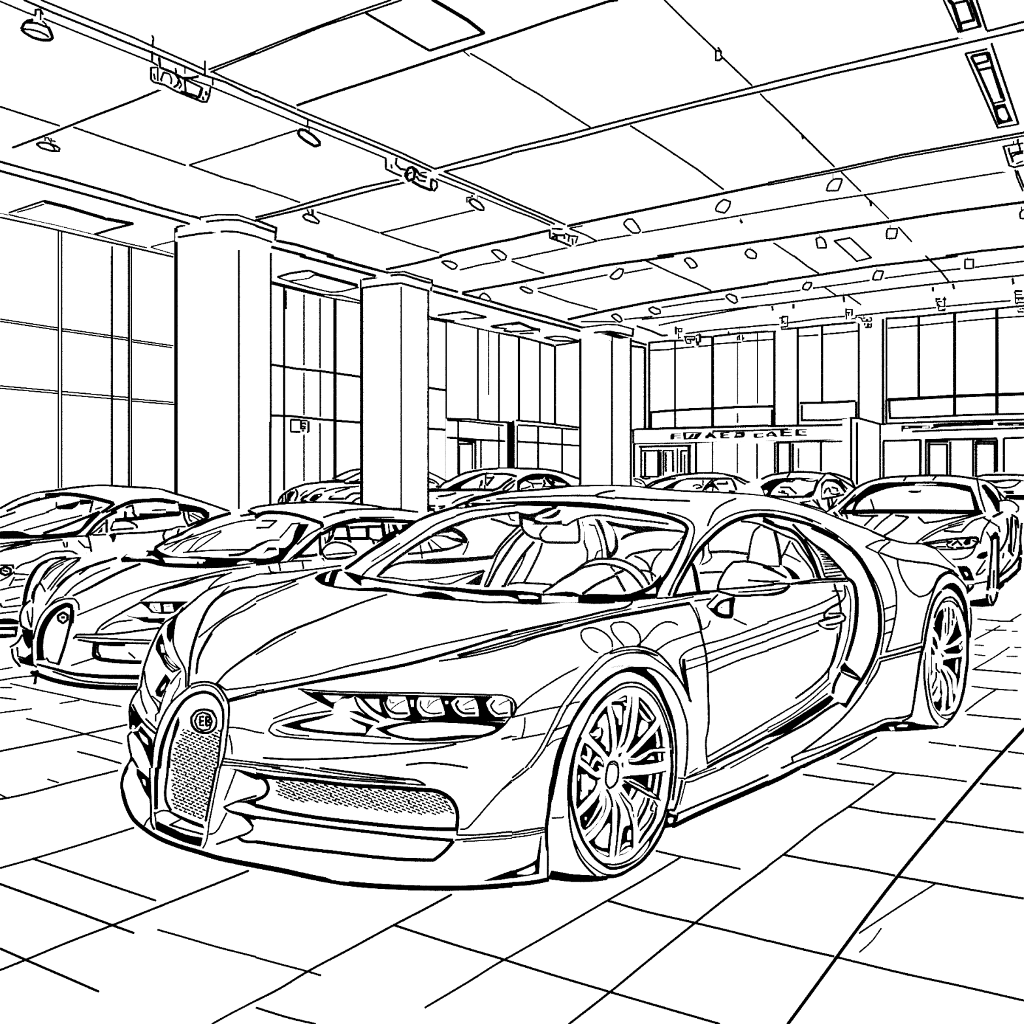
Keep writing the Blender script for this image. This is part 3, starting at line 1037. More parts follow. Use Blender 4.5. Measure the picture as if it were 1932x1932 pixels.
T_GAPS = '''
@1040,1240,.13975
G:500,1030 560,930 640,780 720,680 760,645 780,650 780,740 800,830 825,970 845,1150 835,1280 790,1370 750,1330 640,1190 550,1100
W:630,940 630,880 720,765 740,770 770,900 785,1270 740,1260 740,1210 670,1140 700,1050 710,1000 690,950
W:520,1025 560,1030 610,980 670,955 670,1050 620,1100 590,1095 640,1060 550,1060
G:810,605 860,590 990,510 1045,520 1045,600 1025,720 1000,730 990,900 960,1060 930,1180 900,1260 870,1275 885,1180 880,1060 860,850 830,740 810,660
W:820,650 920,645 955,670 955,880 940,915 915,910 910,830 880,800 850,720
W:865,590 1000,540 1010,570 940,592
W:970,610 1020,620 1010,660 990,650
G:1080,530 1115,525 1110,680 1100,800 1080,960 1050,1080 1010,1180 950,1235 930,1230 935,1200 980,1130 1010,1000 1040,800 1065,680 1080,600
G:1175,525 1230,550 1330,650 1400,760 1440,820 1430,860 1380,930 1290,1040 1200,1150 1100,1250 1050,1295 1000,1300 1010,1280 1060,1180 1110,1080 1140,950 1160,800 1175,680
W:1200,600 1250,680 1330,790 1370,860 1385,830 1390,810 1340,750 1270,660 1205,590
W:1180,695 1230,740 1300,830 1350,860 1300,870 1240,820 1210,770
W:1225,850 1280,870 1310,900 1300,960 1250,1020 1190,1075 1170,1060 1185,960 1200,900
G:1405,1010 1440,950 1470,905 1490,910 1500,1000 1520,1080 1525,1210 1560,1220 1555,1235 1430,1245 1360,1250 1270,1300 1150,1370 1060,1360 1070,1340 1180,1240 1300,1110 1380,1030
W:1408,1020 1430,1000 1450,1080 1470,1190 1440,1220 1420,1210 1425,1150
G:1040,1350 1060,1372 1160,1370 1250,1330 1380,1270 1560,1270 1570,1380 1500,1420 1350,1450 1180,1465 1110,1460 1050,1445 1040,1420
W:1055,1382 1150,1380 1240,1345 1310,1292 1290,1330 1200,1390 1130,1410 1060,1410
W:1295,1385 1350,1335 1385,1345 1390,1385
W:1440,1295 1480,1300 1480,1395 1455,1400
W:1510,1300 1555,1290 1560,1390 1520,1390
G:905,1300 975,1275 960,1340 930,1360 905,1350
G:945,1430 980,1405 995,1440 990,1500 950,1530 965,1490 945,1470
G:450,1145 520,1180 600,1260 680,1330 720,1400 735,1480 715,1500 680,1480 650,1470 670,1530 640,1550 590,1555 550,1510 480,1440 400,1390 390,1330 420,1210
W:470,1195 540,1250 550,1300 510,1430 480,1400 410,1345 430,1320 470,1340 490,1340 490,1270
W:610,1335 660,1360 700,1420 690,1450 670,1420 620,1385 590,1420 560,1490 530,1480 560,1400
@1040,1430,.13975
G:365,70 440,130 540,210 620,260 685,260 685,290 645,310 640,360 600,450 470,590 370,700 345,690 335,640 340,250 350,150
W:410,220 440,230 480,220 510,270 560,295 590,310 590,360 550,430 500,425 490,500 470,510 410,565 390,550 400,450 420,470 410,400
W:365,235 385,235 375,310 362,300
G:380,790 480,700 580,590 650,480 675,370 685,370 680,480 660,560 690,620 710,640 710,690 640,820 560,920 480,980 430,970 400,920 385,830
W:670,540 650,600 560,790 470,930 500,915 600,770 690,630
W:455,800 480,800 475,840 455,835
G:730,510 750,510 765,560 760,680 720,790 640,900 560,990 480,1075 455,1060 470,1030 550,960 640,860 700,760 730,640
G:800,690 810,640 830,640 845,720 845,980 825,1110 805,1345 760,1345 620,1270 520,1160 500,1130 590,1060 680,950 760,790
W:590,1110 640,1040 720,940 770,880 795,890 790,990 770,1110 760,1215 700,1215 640,1190 600,1160
W:600,1225 680,1260 760,1280 780,1300 760,1320 660,1280
G:850,515 880,560 940,660 960,780 940,940 920,1110 900,1310 870,1350 850,1345 855,1280 870,1150 885,980 890,700 870,600
G:900,470 940,490 1000,590 1060,690 1100,830 1115,860 1130,980 1130,1210 1110,1240 1000,1310 920,1330 910,1310 930,1200 950,1050 975,950 1000,920 1060,905 1060,860 1020,710 960,590
W:1050,970 1075,980 1080,1100 1030,1105 1025,1030
W:960,1180 1010,1140 1065,1140 1065,1170 1000,1190 940,1250
W:940,1270 1040,1205 1095,1210 1070,1245 980,1290 910,1305
G:1295,540 1355,540 1340,620 1290,740 1230,850 1190,960 1180,1050 1165,900 1165,830 1220,740 1270,640
G:945,275 980,250 1070,235 1290,220 1380,205 1560,165 1575,185 1550,400 1520,530 1490,605 1455,560 1340,460 1230,370 1100,290 985,290
W:1320,240 1360,230 1350,330 1340,400 1305,390
W:1420,220 1455,220 1440,350 1420,490 1375,470 1400,350
W:1510,200 1550,190 1550,330 1510,500 1480,570 1455,530 1490,350
G:945,370 985,340 1060,360 1160,420 1150,450 1100,410 1080,480 1060,540 1000,450
'''
T_RWELL = '''
@1690,1060,.088
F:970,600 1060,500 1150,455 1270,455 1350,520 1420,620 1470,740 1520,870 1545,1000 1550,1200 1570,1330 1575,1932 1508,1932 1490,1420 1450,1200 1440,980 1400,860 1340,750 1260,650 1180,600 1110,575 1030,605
5:970,640 880,740 820,860 770,1000 720,1200 680,1400 640,1600 620,1750 580,1900
3:1600,990 1620,1200 1605,1450 1590,1630
@1690,1220,.088
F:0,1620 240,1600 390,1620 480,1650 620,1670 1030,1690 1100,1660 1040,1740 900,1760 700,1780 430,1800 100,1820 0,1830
W:30,1700 130,1670 260,1680 240,1720 30,1725
'''
T_RTYRE = '''
@1690,1220,.088
4:620,280 615,600 640,900 680,1150 720,1350 800,1540 900,1660
6-6-6-5-5:1540,0 1535,350 1500,600 1470,850 1420,1080 1370,1250 1280,1420 1180,1560 1050,1690
2:640,120 640,280
@1690,1060,.088
4:830,1200 880,1050 950,920 1020,820 1090,770 1220,765 1300,840 1360,950 1430,1100 1480,1280
'''
T_RRIM = '''
@1690,1060,.088
2.5:1020,870 1080,850 1200,850 1280,910 1330,970
2:1065,990 1065,1070
2:1065,1300 1065,1540
3:1215,1015 1240,1100 1240,1220
2:1215,1250 1215,1370
@1690,1220,.088
3:700,140 700,500 710,860 750,1100 800,1300 870,1400 960,1500 1080,1560 1180,1530 1260,1420
2.5:990,1470 1150,1460 1250,1400
3:870,350 870,480 940,560
2.5:870,545 860,700 810,800 785,900
'''
T_RGAPS = '''
@1690,1060,.088
G:1030,980 1050,1080 1055,1180 1030,1270 1010,1460 1000,1600 980,1710 930,1690 910,1610 880,1540 820,1470 800,1420 830,1300 870,1180 920,1070
G:1125,930 1180,990 1180,1330 1160,1540 1080,1650 1050,1750 1035,1690 1080,1610 1110,1480 1120,1000
G:1280,1100 1330,1180 1360,1320 1395,1460 1440,1590 1390,1620 1280,1710 1190,1780 1080,1800 1070,1770 1100,1740 1150,1640 1220,1530 1260,1380 1300,1280
G:740,1530 800,1550 860,1620 910,1730 930,1880 860,1880 830,1800 780,1780 760,1830 740,1830
W:765,1610 790,1640 780,1760 765,1750
G:1010,1900 1180,1830 1350,1770 1410,1690 1460,1710 1420,1770 1460,1830 1460,1880 1400,1960 1350,1972 1080,1972
W:1360,1770 1400,1780 1415,1840 1390,1885 1360,1860
@1690,1220,.088
G:740,0 800,10 860,120 860,200 800,180 800,500 820,540 790,620 740,680 750,550 760,180 740,150
G:960,140 1010,150 1070,210 1010,240 980,200
G:1010,290 1180,250 1440,205 1440,300 1410,400 1400,650 1370,780 1310,1000 1300,700 1280,630 1200,530 1120,440 1010,390
W:1300,280 1335,270 1330,470 1310,580 1280,540 1280,380
G:960,460 1010,490 1080,590 1140,750 1160,860 1160,1270 1210,1290 1180,1330 1090,1390 1060,1390 1060,1270 1090,1080 1100,880 1060,740 1000,620 960,540
G:1085,505 1120,510 1200,620 1240,700 1250,1000 1300,1020 1310,1070 1280,1180 1230,1260 1220,1100 1200,830 1160,680 1100,560
G:930,620 1000,740 1010,930 1030,1000 1010,1060 1010,1290 960,1410 860,1340 800,1200 860,1150 930,1050 950,900 945,720
W:900,1040 960,1000 965,1060 900,1180 860,1170
G:910,770 920,880 860,1020 790,1110 780,1000 850,900
'''
class Multi:
    """nearest of several targets, never beyond the far wall of the body"""
    def __init__(s, prim, body=None, back=.03): s.prim = prim; s.b = body; s.k = back
    def hit(s, px, py):
        c = [d for d in (p.hit(px, py) for p in s.prim) if d is not None]
        if s.b is not None:
            r = ray(px, py).normalized(); h = s.b.surf.t.ray_cast(CAM, r, 100)
            if h[0] is not None:
                h2 = s.b.surf.t.ray_cast(h[0] + r * .06, r, 100)
                if h2[0] is not None: c.append(h2[0].y - s.k)
        return min(c) if c else None
    def graze(s, px, py):
        b = None
        for p in s.prim:
            d = p.hit(px, py)
            if d is not None and (b is None or d < b[0]): b = (d, p)
        return b[1].graze(px, py) if b else 1.0
class Shift:
    def __init__(s, t, d): s.t = t; s.d = d
    def hit(s, px, py):
        x = s.t.hit(px, py); return None if x is None else x + s.d
    def graze(s, px, py): return s.t.graze(px, py)
WS_POLY = [(684,1085),(695,1073),(723,1055),(754,1035),(793,1009),(824,988),(860,973),(888,964),(930,958),(962,952),(1050,951),(1105,955),(1160,959),(1230,969),(1275,980),(1296,990),(1297,1000),(1283,1030),(1262,1075),(1245,1105),(1230,1117),(1160,1128),(1010,1124),(950,1117),(860,1112),(760,1101),(712,1092)]
SG_POLY = [(1271,1122),(1280,1105),(1290,1085),(1309,1052),(1321,1035),(1339,1018),(1359,999),(1384,984),(1411,975),(1440,980),(1456,988),(1471,995),(1488,996),(1504,1009),(1515,1021),(1525,1038),(1533,1055),(1541,1075),(1547,1092),(1538,1094),(1514,1098),(1493,1102),(1354,1115),(1315,1117),(1293,1120)]
DOOR_POLY = [(1303,1139),(1315,1179),(1324,1210),(1332,1239),(1336,1316),(1336,1376),(1333,1398),(1335,1428),(1449,1361),(1501,1317),(1536,1291),(1559,1268),(1571,1248),(1579,1221),(1585,1196),(1588,1176),(1584,1136),(1577,1111),(1574,1102),(1547,1094),(1493,1104),(1354,1117),(1293,1122)]
HOOD_POLY = [(360,1291),(408,1287),(431,1322),(595,1286),(733,1261),(833,1236),(895,1217),(966,1195),(1091,1178),(1298,1139),(1259,1127),(1160,1137),(990,1138),(860,1131),(788,1118),(724,1112),(665,1108),(605,1100),(593,1090),(597,1082),(558,1093),(483,1107),(432,1117),(394,1146),(369,1203),(357,1260)]
FENDER_POLY = [(966,1195),(973,1338),(966,1353),(966,1395),(1030,1384),(1005,1500),(1060,1300),(1200,1200),(1300,1300),(1290,1480),(1334,1440),(1336,1316),(1324,1210),(1303,1139),(1298,1139),(1091,1178)]
GR_POLY = [(286,1480),(290,1440),(300,1395),(320,1360),(345,1330),(365,1312),(392,1293),(420,1318),(429,1345),(429,1390),(415,1449),(405,1500),(383,1600),(340,1585),(293,1560),(288,1520)]
HL_POLY = [(508,1378),(515,1368),(560,1352),(590,1350),(563,1300),(600,1303),(700,1307),(930,1311),(960,1316),(972,1330),(970,1345),(955,1365),(920,1386),(880,1398),(820,1402),(700,1401),(600,1393),(520,1385)]
IN_POLY = [(505,1465),(583,1473),(658,1482),(733,1486),(803,1491),(840,1500),(856,1515),(863,1549),(862,1564),(820,1563),(758,1559),(683,1551),(608,1543),(533,1531),(487,1521),(503,1504)]
sports_car = thing('sports_car', (float(MAINO[0]), float(MAINO[1]), 0), 'large low two-door sports car in the foreground, horseshoe grille and front wheel nearest the viewer', 'car', 'low sports cars with horseshoe grilles')
C, PX = car.facepx()
nfaces = len(car.faces)
UV = np.array([car.uvw[list(f)].mean(0) for f in car.faces])
ntop = (car.n[0] - 1) * (car.n[1] - 1)
bm_open = set()
groups = {k: [] for k in ('hood','front_bumper','fender','fender_far','door','door_far','roof','rear_body','windshield','side_window','grille','headlight','air_intake')}
def visible(k):
    x, y = PX[k]
    h = car.surf.face(x, y)
    return h == k or (h is not None and abs(C[h][1] - C[k][1]) < .06)
for k in range(nfaces):
    u, v, w = UV[k]
    # wheel openings
    if abs(v) > .5 and k >= 0 and w < .8 and ((u)**2 + (w - .335)**2 < .385**2 or (u - 2.70)**2 + (w - .352)**2 < .415**2):
        continue
    if len(car.faces[k]) > 4:
        groups['rear_body'].append(k); continue
    x, y = PX[k]; g = None
    vis = None
    for nm, poly in (('windshield', WS_POLY), ('side_window', SG_POLY), ('door', DOOR_POLY), ('grille', GR_POLY), ('headlight', HL_POLY), ('air_intake', IN_POLY), ('hood', HOOD_POLY), ('fender', FENDER_POLY)):
        if inpoly(x, y, poly):
            if vis is None: vis = visible(k)
            if vis:
                if nm == 'side_window' and (k >= ntop): continue
                g = nm; break
            break
    if g is None:
        if k < ntop and w > .845 and u < 2.6 and u > .1: g = 'roof'
        elif u > 1.62: g = 'rear_body'
        elif v < 0 and .5 < u and (k >= ntop or abs(v) > .8): g = 'door_far'
        elif v < 0 and u > -.35 and abs(v) > .6: g = 'fender_far'
        elif u > .45: g = 'rear_body' if k >= ntop else 'roof'
        elif u > .1 and k >= ntop: g = 'fender' if v > 0 else 'fender_far'
        else: g = 'front_bumper'
    groups[g].append(k)
S = car.surf
def cpart(name, key, txt='', label=None, m=W_, wm=1.0, extra=None):
    mb = car.part(groups[key], m=m)
    if txt: mb.trace(S, txt, 3.5, wmul=wm, lift=.006)
    if extra: extra(mb)
    return mb.build(name, sports_car, label)
cpart('hood', 'hood', T_HOOD)
bump = cpart('front_bumper', 'front_bumper', T_BUMPER)
fen = cpart('fender', 'fender', T_FENDER)
cpart('fender', 'fender_far')
door = cpart('door', 'door', T_DOOR)
cpart('door', 'door_far')
cpart('roof', 'roof', T_ROOF)
# contour of roof and tail drawn as a black seam
OUT_ROOF = [(1766,1036),(1741,1027),(1709,1025),(1681,1018),(1664,1011),(1634,998),(1599,985),(1549,966),(1499,950),(1449,938),(1366,930),(1291,927),(1241,923),(1191,918),(1116,917),(1066,919),(1016,924),(953,930),(922,936),(888,945),(860,955)]
def rearlines(mb):
    mb.trace(S, T_REAR, 4.5)
    mb.line(S, [(1802,1070),(1786,1056),(1766,1036)], [2.5])
    mb.line(S, OUT_ROOF, [4, 4.5, 5, 5, 5, 4.5, 5, 6], jump=.4)
cpart('rear_body', 'rear_body', extra=rearlines)
mb = MB(); mb.trace(S, T_SILL, 4.0); mb.build('side_skirt', sports_car)
gl = cpart('windshield', 'windshield', m=GL_, label='clear windshield')
mb = MB(); mb.trace(S, T_COWL, 3.6, lift=.014); mb.build('cowl_trim', gl, 'black trim along the foot of the windshield')
sg = cpart('side_window', 'side_window', m=GL_, label='clear side window')
mb = MB(); mb.trace(S, T_SIDEGLASS, 4.2, lift=.01); mb.build('window_frame', sg, 'black window frame')
gr = cpart('grille', 'grille', T_GRILLE, label='horseshoe grille')
mb = MB(); mb.hatch(S, GRILLE_POLY, .42, 6.2, 5.6, 3.2, 3.0); mb.hatch(S, GRILLE_POLY, -.9, 22, 3.0, 9.0, 2.2); mb.build('mesh', gr, 'fine grille mesh')
mb = MB()
ec = S.hit(385, 1360); r_ = 26 * ec / F_PX
mb.lathe(at(385, 1360, ec + .004), (-ray(385,1360)).normalized(), (0,0,1), [(0, r_), (.022, r_), (.028, r_*.9), (.028, .0001)], W_, 24)
mb.trace(Depth(ec - .035), T_EMBLEM); mb.build('emblem', gr, 'round badge')
hl = cpart('headlight', 'headlight', T_LAMP, label='slim headlight with four lenses')
ai = cpart('air_intake', 'air_intake', T_INTAKE, label='mesh air intake')
mb = MB(); mb.hatch(S, INTAKE_POLY, .42, 5.4, 8.5, 2.8, 2.6); mb.hatch(S, INTAKE_POLY, .9, 60, 3.0, 6.0, 2.2); mb.build('mesh', ai, 'fine intake mesh')
mb = MB(); mb.trace(S, T_HANDLE, 4.2); mb.build('handle', door, 'door handle')
# wing mirror
AX, AY, AZ = car.dirs()
mc = car.inv(1424, 1093, v=1.0)
mirror = MB(); mirror.ellipsoid(mc, AY * .125, AX * .085, AZ * .052 + AY * .01, W_, 24, 14, .85)
ms = Surf(mirror.v, mirror.f)
mirror.trace(Multi([ms]), T_MIRROR, mc.y)
mo = mirror.build('wing_mirror', sports_car, smooth=False)
mb = MB(); st = Multi([Shift(S, -.07)])
mb.fill(st, [(1333,1142),(1338,1147),(1346,1147),(1359,1133),(1368,1130),(1385,1125),(1388,1130),(1385,1141),(1383,1164),(1380,1167),(1365,1167),(1354,1164),(1341,1153)], W_, 0.0)
mb.trace(st, T_STEM, 3.6, lift=.008); mb.build('stalk', mo, 'mirror stalk')
# far mirror
mb = MB(); mb.ellipsoid(car.pt(.74, -1.0, .90), AY * .125, AX * .085, AZ * .05, W_, 20, 12, .85)
# kept inside the contour of the picture only where the car hides it
# wheels -----------------------------------------------------------------
def disc_poly(c, r, n=64):
    return [proj(c + AZ * (r * math.sin(2*math.pi*i/n)) - AX * (r * math.cos(2*math.pi*i/n))) for i in range(n)]
def wheel(u, v, w, R, rr, t_tyre, t_rim, t_gaps, side=1, name='wheel'):
    hub = car.pt(u, v, w); out = AY * side
    o = bpy.data.objects.new(name, None); COL.objects.link(o); o.parent = sports_car; WORLD[o.name] = WORLD[sports_car.name]
    ty = MB()
    ty.lathe(hub, out, AZ, [(-.26, rr*.9), (-.26, R-.03), (-.235, R), (-.03, R), (-.006, R-.012), (0, R-.03), (-.004, rr), (-.05, rr*.97), (-.2, rr*.92)], W_, 72)
    pl = Plane(hub + out * .002, out)
    if t_tyre: ty.trace(Multi([pl, Shift(car.surf, -.004)]), t_tyre, wmul=1.0)
    ty.build('tyre', o)
    rim = MB()
    if t_gaps:
        items = parse(t_gaps)
        gaps = [spline(i[1], True, 6.0, True) for i in items if i[0] == 'G']
        face = Plane(hub - out * .012, out)
        fr = MB(); fr.fill(face, disc_poly(hub - out * .012, rr), W_, 0, True, grid=0, keep=None) if False else None
        loops = [disc_poly(hub - out * .012, rr)] + gaps
        co = []; ed = []
        for lp in loops:
            b = len(co); co += [Vector((p[0], p[1])) for p in lp]; ed += [(b+i, b+(i+1) % len(lp)) for i in range(len(lp))]
        r = delaunay_2d_cdt(co, ed, [], 0, 1e-3)
        tri = []
        for f in r[2]:
            c = sum((r[0][i] for i in f), Vector((0, 0))) / len(f)
            if inpoly(c.x, c.y, loops[0]) and not any(inpoly(c.x, c.y, g) for g in gaps): tri.append(tuple(f))
        vs = [at(p.x, p.y, face.hit(p.x, p.y)) for p in r[0]]
        rim.add(vs, tri, W_)
        n = len(vs); back = [p - out * .005 for p in vs]
        from collections import Counter
        ec_ = Counter()
        for f in tri:
            for i in range(len(f)): ec_[tuple(sorted((f[i], f[(i+1) % len(f)])))] += 1
        rim.add(vs + back, [(a, b, n + b, n + a) for (a, b), c in ec_.items() if c == 1], W_)
        rim.trace(Plane(hub - out * .010, out), t_rim)
        rim.build('rim', o, 'multi-spoke rim')
        bd = MB()
        bd.lathe(hub - out * .024, out, AZ, [(-.02, rr*.99), (0, rr*.99), (0, .0001)], K_, 48)  # black disc paints the dark wheel interior together with the brake
        bp = Plane(hub - out * .0225, out)
        for i in items:
            if i[0] == 'W': bd.fill(bp, i[1], W_, 0.0, True, grid=0)
        bd.build('brake_backing', o, 'black backing behind the spokes, for brake and dark wheel interior')
    else:
        rim.lathe(hub, out, AZ, [(-.03, rr), (-.01, rr*.9), (-.02, .0001)], W_, 48); rim.build('rim', o)
    return o
wheel(0, .985, .335, .335, .292, T_TYRE, T_RIM, T_GAPS)
wheel(2.70, 1.0, .352, .352, .306, T_RTYRE, T_RRIM, T_RGAPS)
wheel(0, -.985, .335, .335, .292, '', '', '', -1)
wheel(2.70, -1.0, .352, .352, .306, '', '', '', -1)
# wheel wells
def well(u, w, R, v0, v1, txt, pv):
    mb = MB(); n = 24; vs = []; fs = []
    for i in range(n + 1):
        a = math.pi * (1.12 * i / n - .06)
        for v in (v0, v1): vs.append(car.pt(u - R*math.cos(a), v, max(w + R*math.sin(a), .05)))
    for i in range(n): fs.append((2*i, 2*i+1, 2*i+3, 2*i+2))
    vs.append(car.pt(u, v0, w)); fs += [(2*i, 2*i+2, len(vs)-1) for i in range(n)]
    mb.add(vs, fs, W_)
    vs = []; sg = 1 if v1 > 0 else -1; ri = (.343 if u < 1 else .362)
    for i in range(n + 1):
        a = math.pi * (1.12 * i / n - .06)
        for r in (R + .012, ri): vs.append(car.pt(u - r*math.cos(a), sg * (.952 if u < 1 else .968), max(w + r*math.sin(a), .05)))
    mb.add(vs, [(2*i, 2*i+1, 2*i+3, 2*i+2) for i in range(n)], W_)
    if txt: mb.trace(Multi([car.plane(v=pv), Shift(car.surf, -.004)]), txt)  # traced black crescent is the arch-to-tyre gap shadow, put in as black fill
    mb.build('wheel_arch', sports_car)
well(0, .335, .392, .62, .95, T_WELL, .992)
well(2.70, .352, .42, .62, .96, T_RWELL, 1.008)
well(0, .335, .392, -.62, -.95, '', 0)
well(2.70, .352, .42, -.62, -.96, '', 0)
# cabin ------------------------------------------------------------------
def seat(v):
    mb = MB()
    def slab(pts, v0, v1): mb.prism([car.pt(a, v0, b) for a, b in pts], car.pt(0, v1, 0) - car.pt(0, v0, 0), W_)
    slab([(1.30,.42),(1.27,.55),(1.40,.98),(1.52,1.0),(1.55,.95),(1.45,.4)], v-.24, v+.24)
    slab([(.75,.30),(.72,.40),(1.35,.36),(1.4,.24)], v-.25, v+.25)
    slab([(1.44,.98),(1.42,1.02),(1.46,1.08),(1.54,1.07),(1.55,.98)], v-.12, v+.12)
    return mb
CT = Multi([car.plane(u=1.25)], car)
ms_ = seat(-.36); ms_.build('seat', sports_car, 'passenger seat')
ms_ = seat(.36); ms_.trace(Multi([car.plane(v=.63)], car), T_CABIN_SIDE, 4.4); ms_.build('seat', sports_car, 'driver seat')
mb = MB(); mb.trace(CT, T_CABIN, 4.4); mb.build('cabin_trim', sports_car, 'curved centre trim and seat piping seen through the windshield')
mb = MB(); mb.trace(CT, T_FARWIN, 4.4); mb.build('far_window_frame', sports_car, 'black frame of the far side window seen through the windshield')
mb = MB(); mb.prism([car.pt(a, -.66, b) for a, b in [(.40,.60),(.42,.70),(.60,.735),(.78,.70),(.80,.55)]], car.pt(0,.66,0) - car.pt(0,-.66,0), W_); mb.build('dashboard', sports_car)
sp = car.plane(u=.84)
mb = MB(); mb.trace(sp, T_STEER)
swo = [(1025,1117),(1062,1091),(1085,1077),(1101,1064),(1122,1055),(1140,1053),(1160,1054),(1180,1060),(1202,1072),(1217,1089),(1225,1103)]
swi = [(1213,1110),(1199,1091),(1183,1077),(1160,1068),(1138,1064),(1116,1067),(1096,1073),(1070,1090)]
mb.fill(sp, swo + swi, W_, -.004, grid=0); mb.build('steering_wheel', sports_car)
rp = car.plane(u=.90)
mb = MB(); rpoly = [(984,979),(985,1000),(995,1009),(1009,1016),(1031,1023),(1090,1023),(1093,1020),(1094,1000),(1089,985),(1060,990),(1010,990)]
rv = [at(x, y, rp.hit(x, y)) for x, y in rpoly]
mb.prism(rv, AX * .03, W_); mb.trace(Shift(rp, -.003), T_RVM); mb.build('rear_view_mirror', sports_car)
# ================================================================= the showroom
DH = 2.756                       # soffit edge above the eye
HS = EYE + DH
def d_at(y, hh): return hh * F_PX / (CY - y)
HC = EYE + 585 * d_at(323, DH) / F_PX
CEIL = Plane((0, 0, HC), (0, 0, 1)); FLOOR = Plane((0, 0, 0), (0, 0, 1))
def xy(px, d): return ((px - CX) / F_PX * d, d)
WL0 = xy(0, 18.3); WL1 = xy(1048, d_at(653, DH))
WB0 = xy(1248, d_at(632, HC - EYE)); WB1 = xy(1932, d_at(567, HC - EYE))
def vplane(a, b): return Plane((a[0], a[1], 0), (b[1] - a[1], -(b[0] - a[0]), 0))
WLP = vplane(WL0, WL1); WBP = vplane(WB0, WB1)
WALLS = Multi([WLP, WBP])
def stroke(name, tgt, txt, kind='structure', lift=.004, **kw):
    mb = MB(); mb.trace(tgt, txt, 15, lift=lift, jump=3.0); return mb
def struct(mb, name): return mb.build(name, None, None, kind='structure')
# floor ------------------------------------------------------------------
T_FLOOR = '''
@0,966
3:0,1270 120,1250 270,1235
2.5:80,1295 300,1345 600,1410 640,1420 915,1468
2.5:450,1445 600,1420
2.5:0,1515 240,1485
3.5:0,1805 300,1745 640,1675 960,1605
2.5:200,1560 400,1610 640,1675 920,1748
3:585,1808 750,1850 915,1898
2.5:0,1400 120,1415
2.5:0,1190 95,1172
2.5:0,1325 90,1325
@0,1449
3.5:0,235 60,225 200,195 500,115 890,18
2.5:0,200 50,225
2.5:360,85 440,110
3.5:0,755 250,685 600,580 1010,450
3.5:250,685 500,770 850,890 1175,1000
4:0,875 400,1020 850,1187 1010,1245
4:0,1525 200,1445 500,1320 850,1185 1200,1045 1500,925 1875,775
4:0,1362 200,1450 500,1580 745,1687
3:1190,1220 1400,1280 1620,1345 1932,1425
3.5:1600,1932 1720,1865 1932,1755
@483,1449
4:0,1755 150,1680 390,1535 700,1370 1040,1185 1300,1050 1475,955
3:0,1430 200,1485 390,1535 490,1565
4:1040,1185 1300,1270 1600,1365 1870,1445 1932,1465
3.5:1275,1808 1600,1615 1870,1448 1932,1415
3.5:0,1808 250,1885 450,1932
@966,1449
3.5:0,1415 350,1215 720,1000 1000,840 1270,675
3.5:1085,625 1270,668 1500,715 1725,762
4:720,1000 1000,1080 1380,1168 1700,1245 1932,1305
4:430,1932 740,1690 1050,1435 1380,1170 1650,955 1932,745
4:0,1465 270,1550 740,1690 1150,1810 1570,1932
@1449,1449
6:150,1932 980,815 1660,0
3.5:0,740 120,650 400,430 610,290 800,150 960,35
4:120,655 400,710 700,760 960,812
4:990,820 1260,868 1600,930 1932,985
3.5:610,292 850,335 1140,372 1265,388
3.5:1340,402 1420,412 1600,440 1932,488
3:740,0 960,35 1200,62 1500,102
3.5:1600,117 1800,142 1915,155
3.5:265,48 500,85 800,125
4:0,1303 400,1400 500,1422
4:530,1430 1000,1545 1500,1655 1932,1755
2.5:1260,875 1000,1040 690,1245
2:855,1210 780,1310 690,1390
@1449,966
6:1932,1637 1660,1932
2.5:1580,808 1800,825 1850,825
2:1830,820 1910,770
2:1555,965 1660,910 1750,860
2:1640,890 1800,893
2:1840,900 1885,900
2:1560,1005 1630,1007
2:1860,1022 1910,1022
2:1545,1190 1700,1100 1820,1020
2:1550,1075 1640,1085
2:1800,1090 1885,1090
3:1545,1188 1700,1200 1910,1218
2.5:1535,1315 1720,1337 1885,1347
2.5:1490,1505 1600,1420 1720,1340
3:1500,1528 1700,1548 1910,1565
2.5:545,1868 700,1780 820,1700
3:520,1897 750,1932
3:1210,1737 1300,1748 1420,1765
3:1440,1765 1600,1785 1770,1808
3:1810,1808 1932,1825
'''
mb = MB(); mb.add([(-14, -3, 0), (14, -3, 0), (14, 32, 0), (-14, 32, 0), (-14, -3, -.2), (14, -3, -.2), (14, 32, -.2), (-14, 32, -.2)], [(0,1,2,3),(4,7,6,5),(0,4,5,1),(1,5,6,2),(2,6,7,3),(3,7,4,0)], FL_)
mb.trace(FLOOR, T_FLOOR, 5); struct(mb, 'floor')
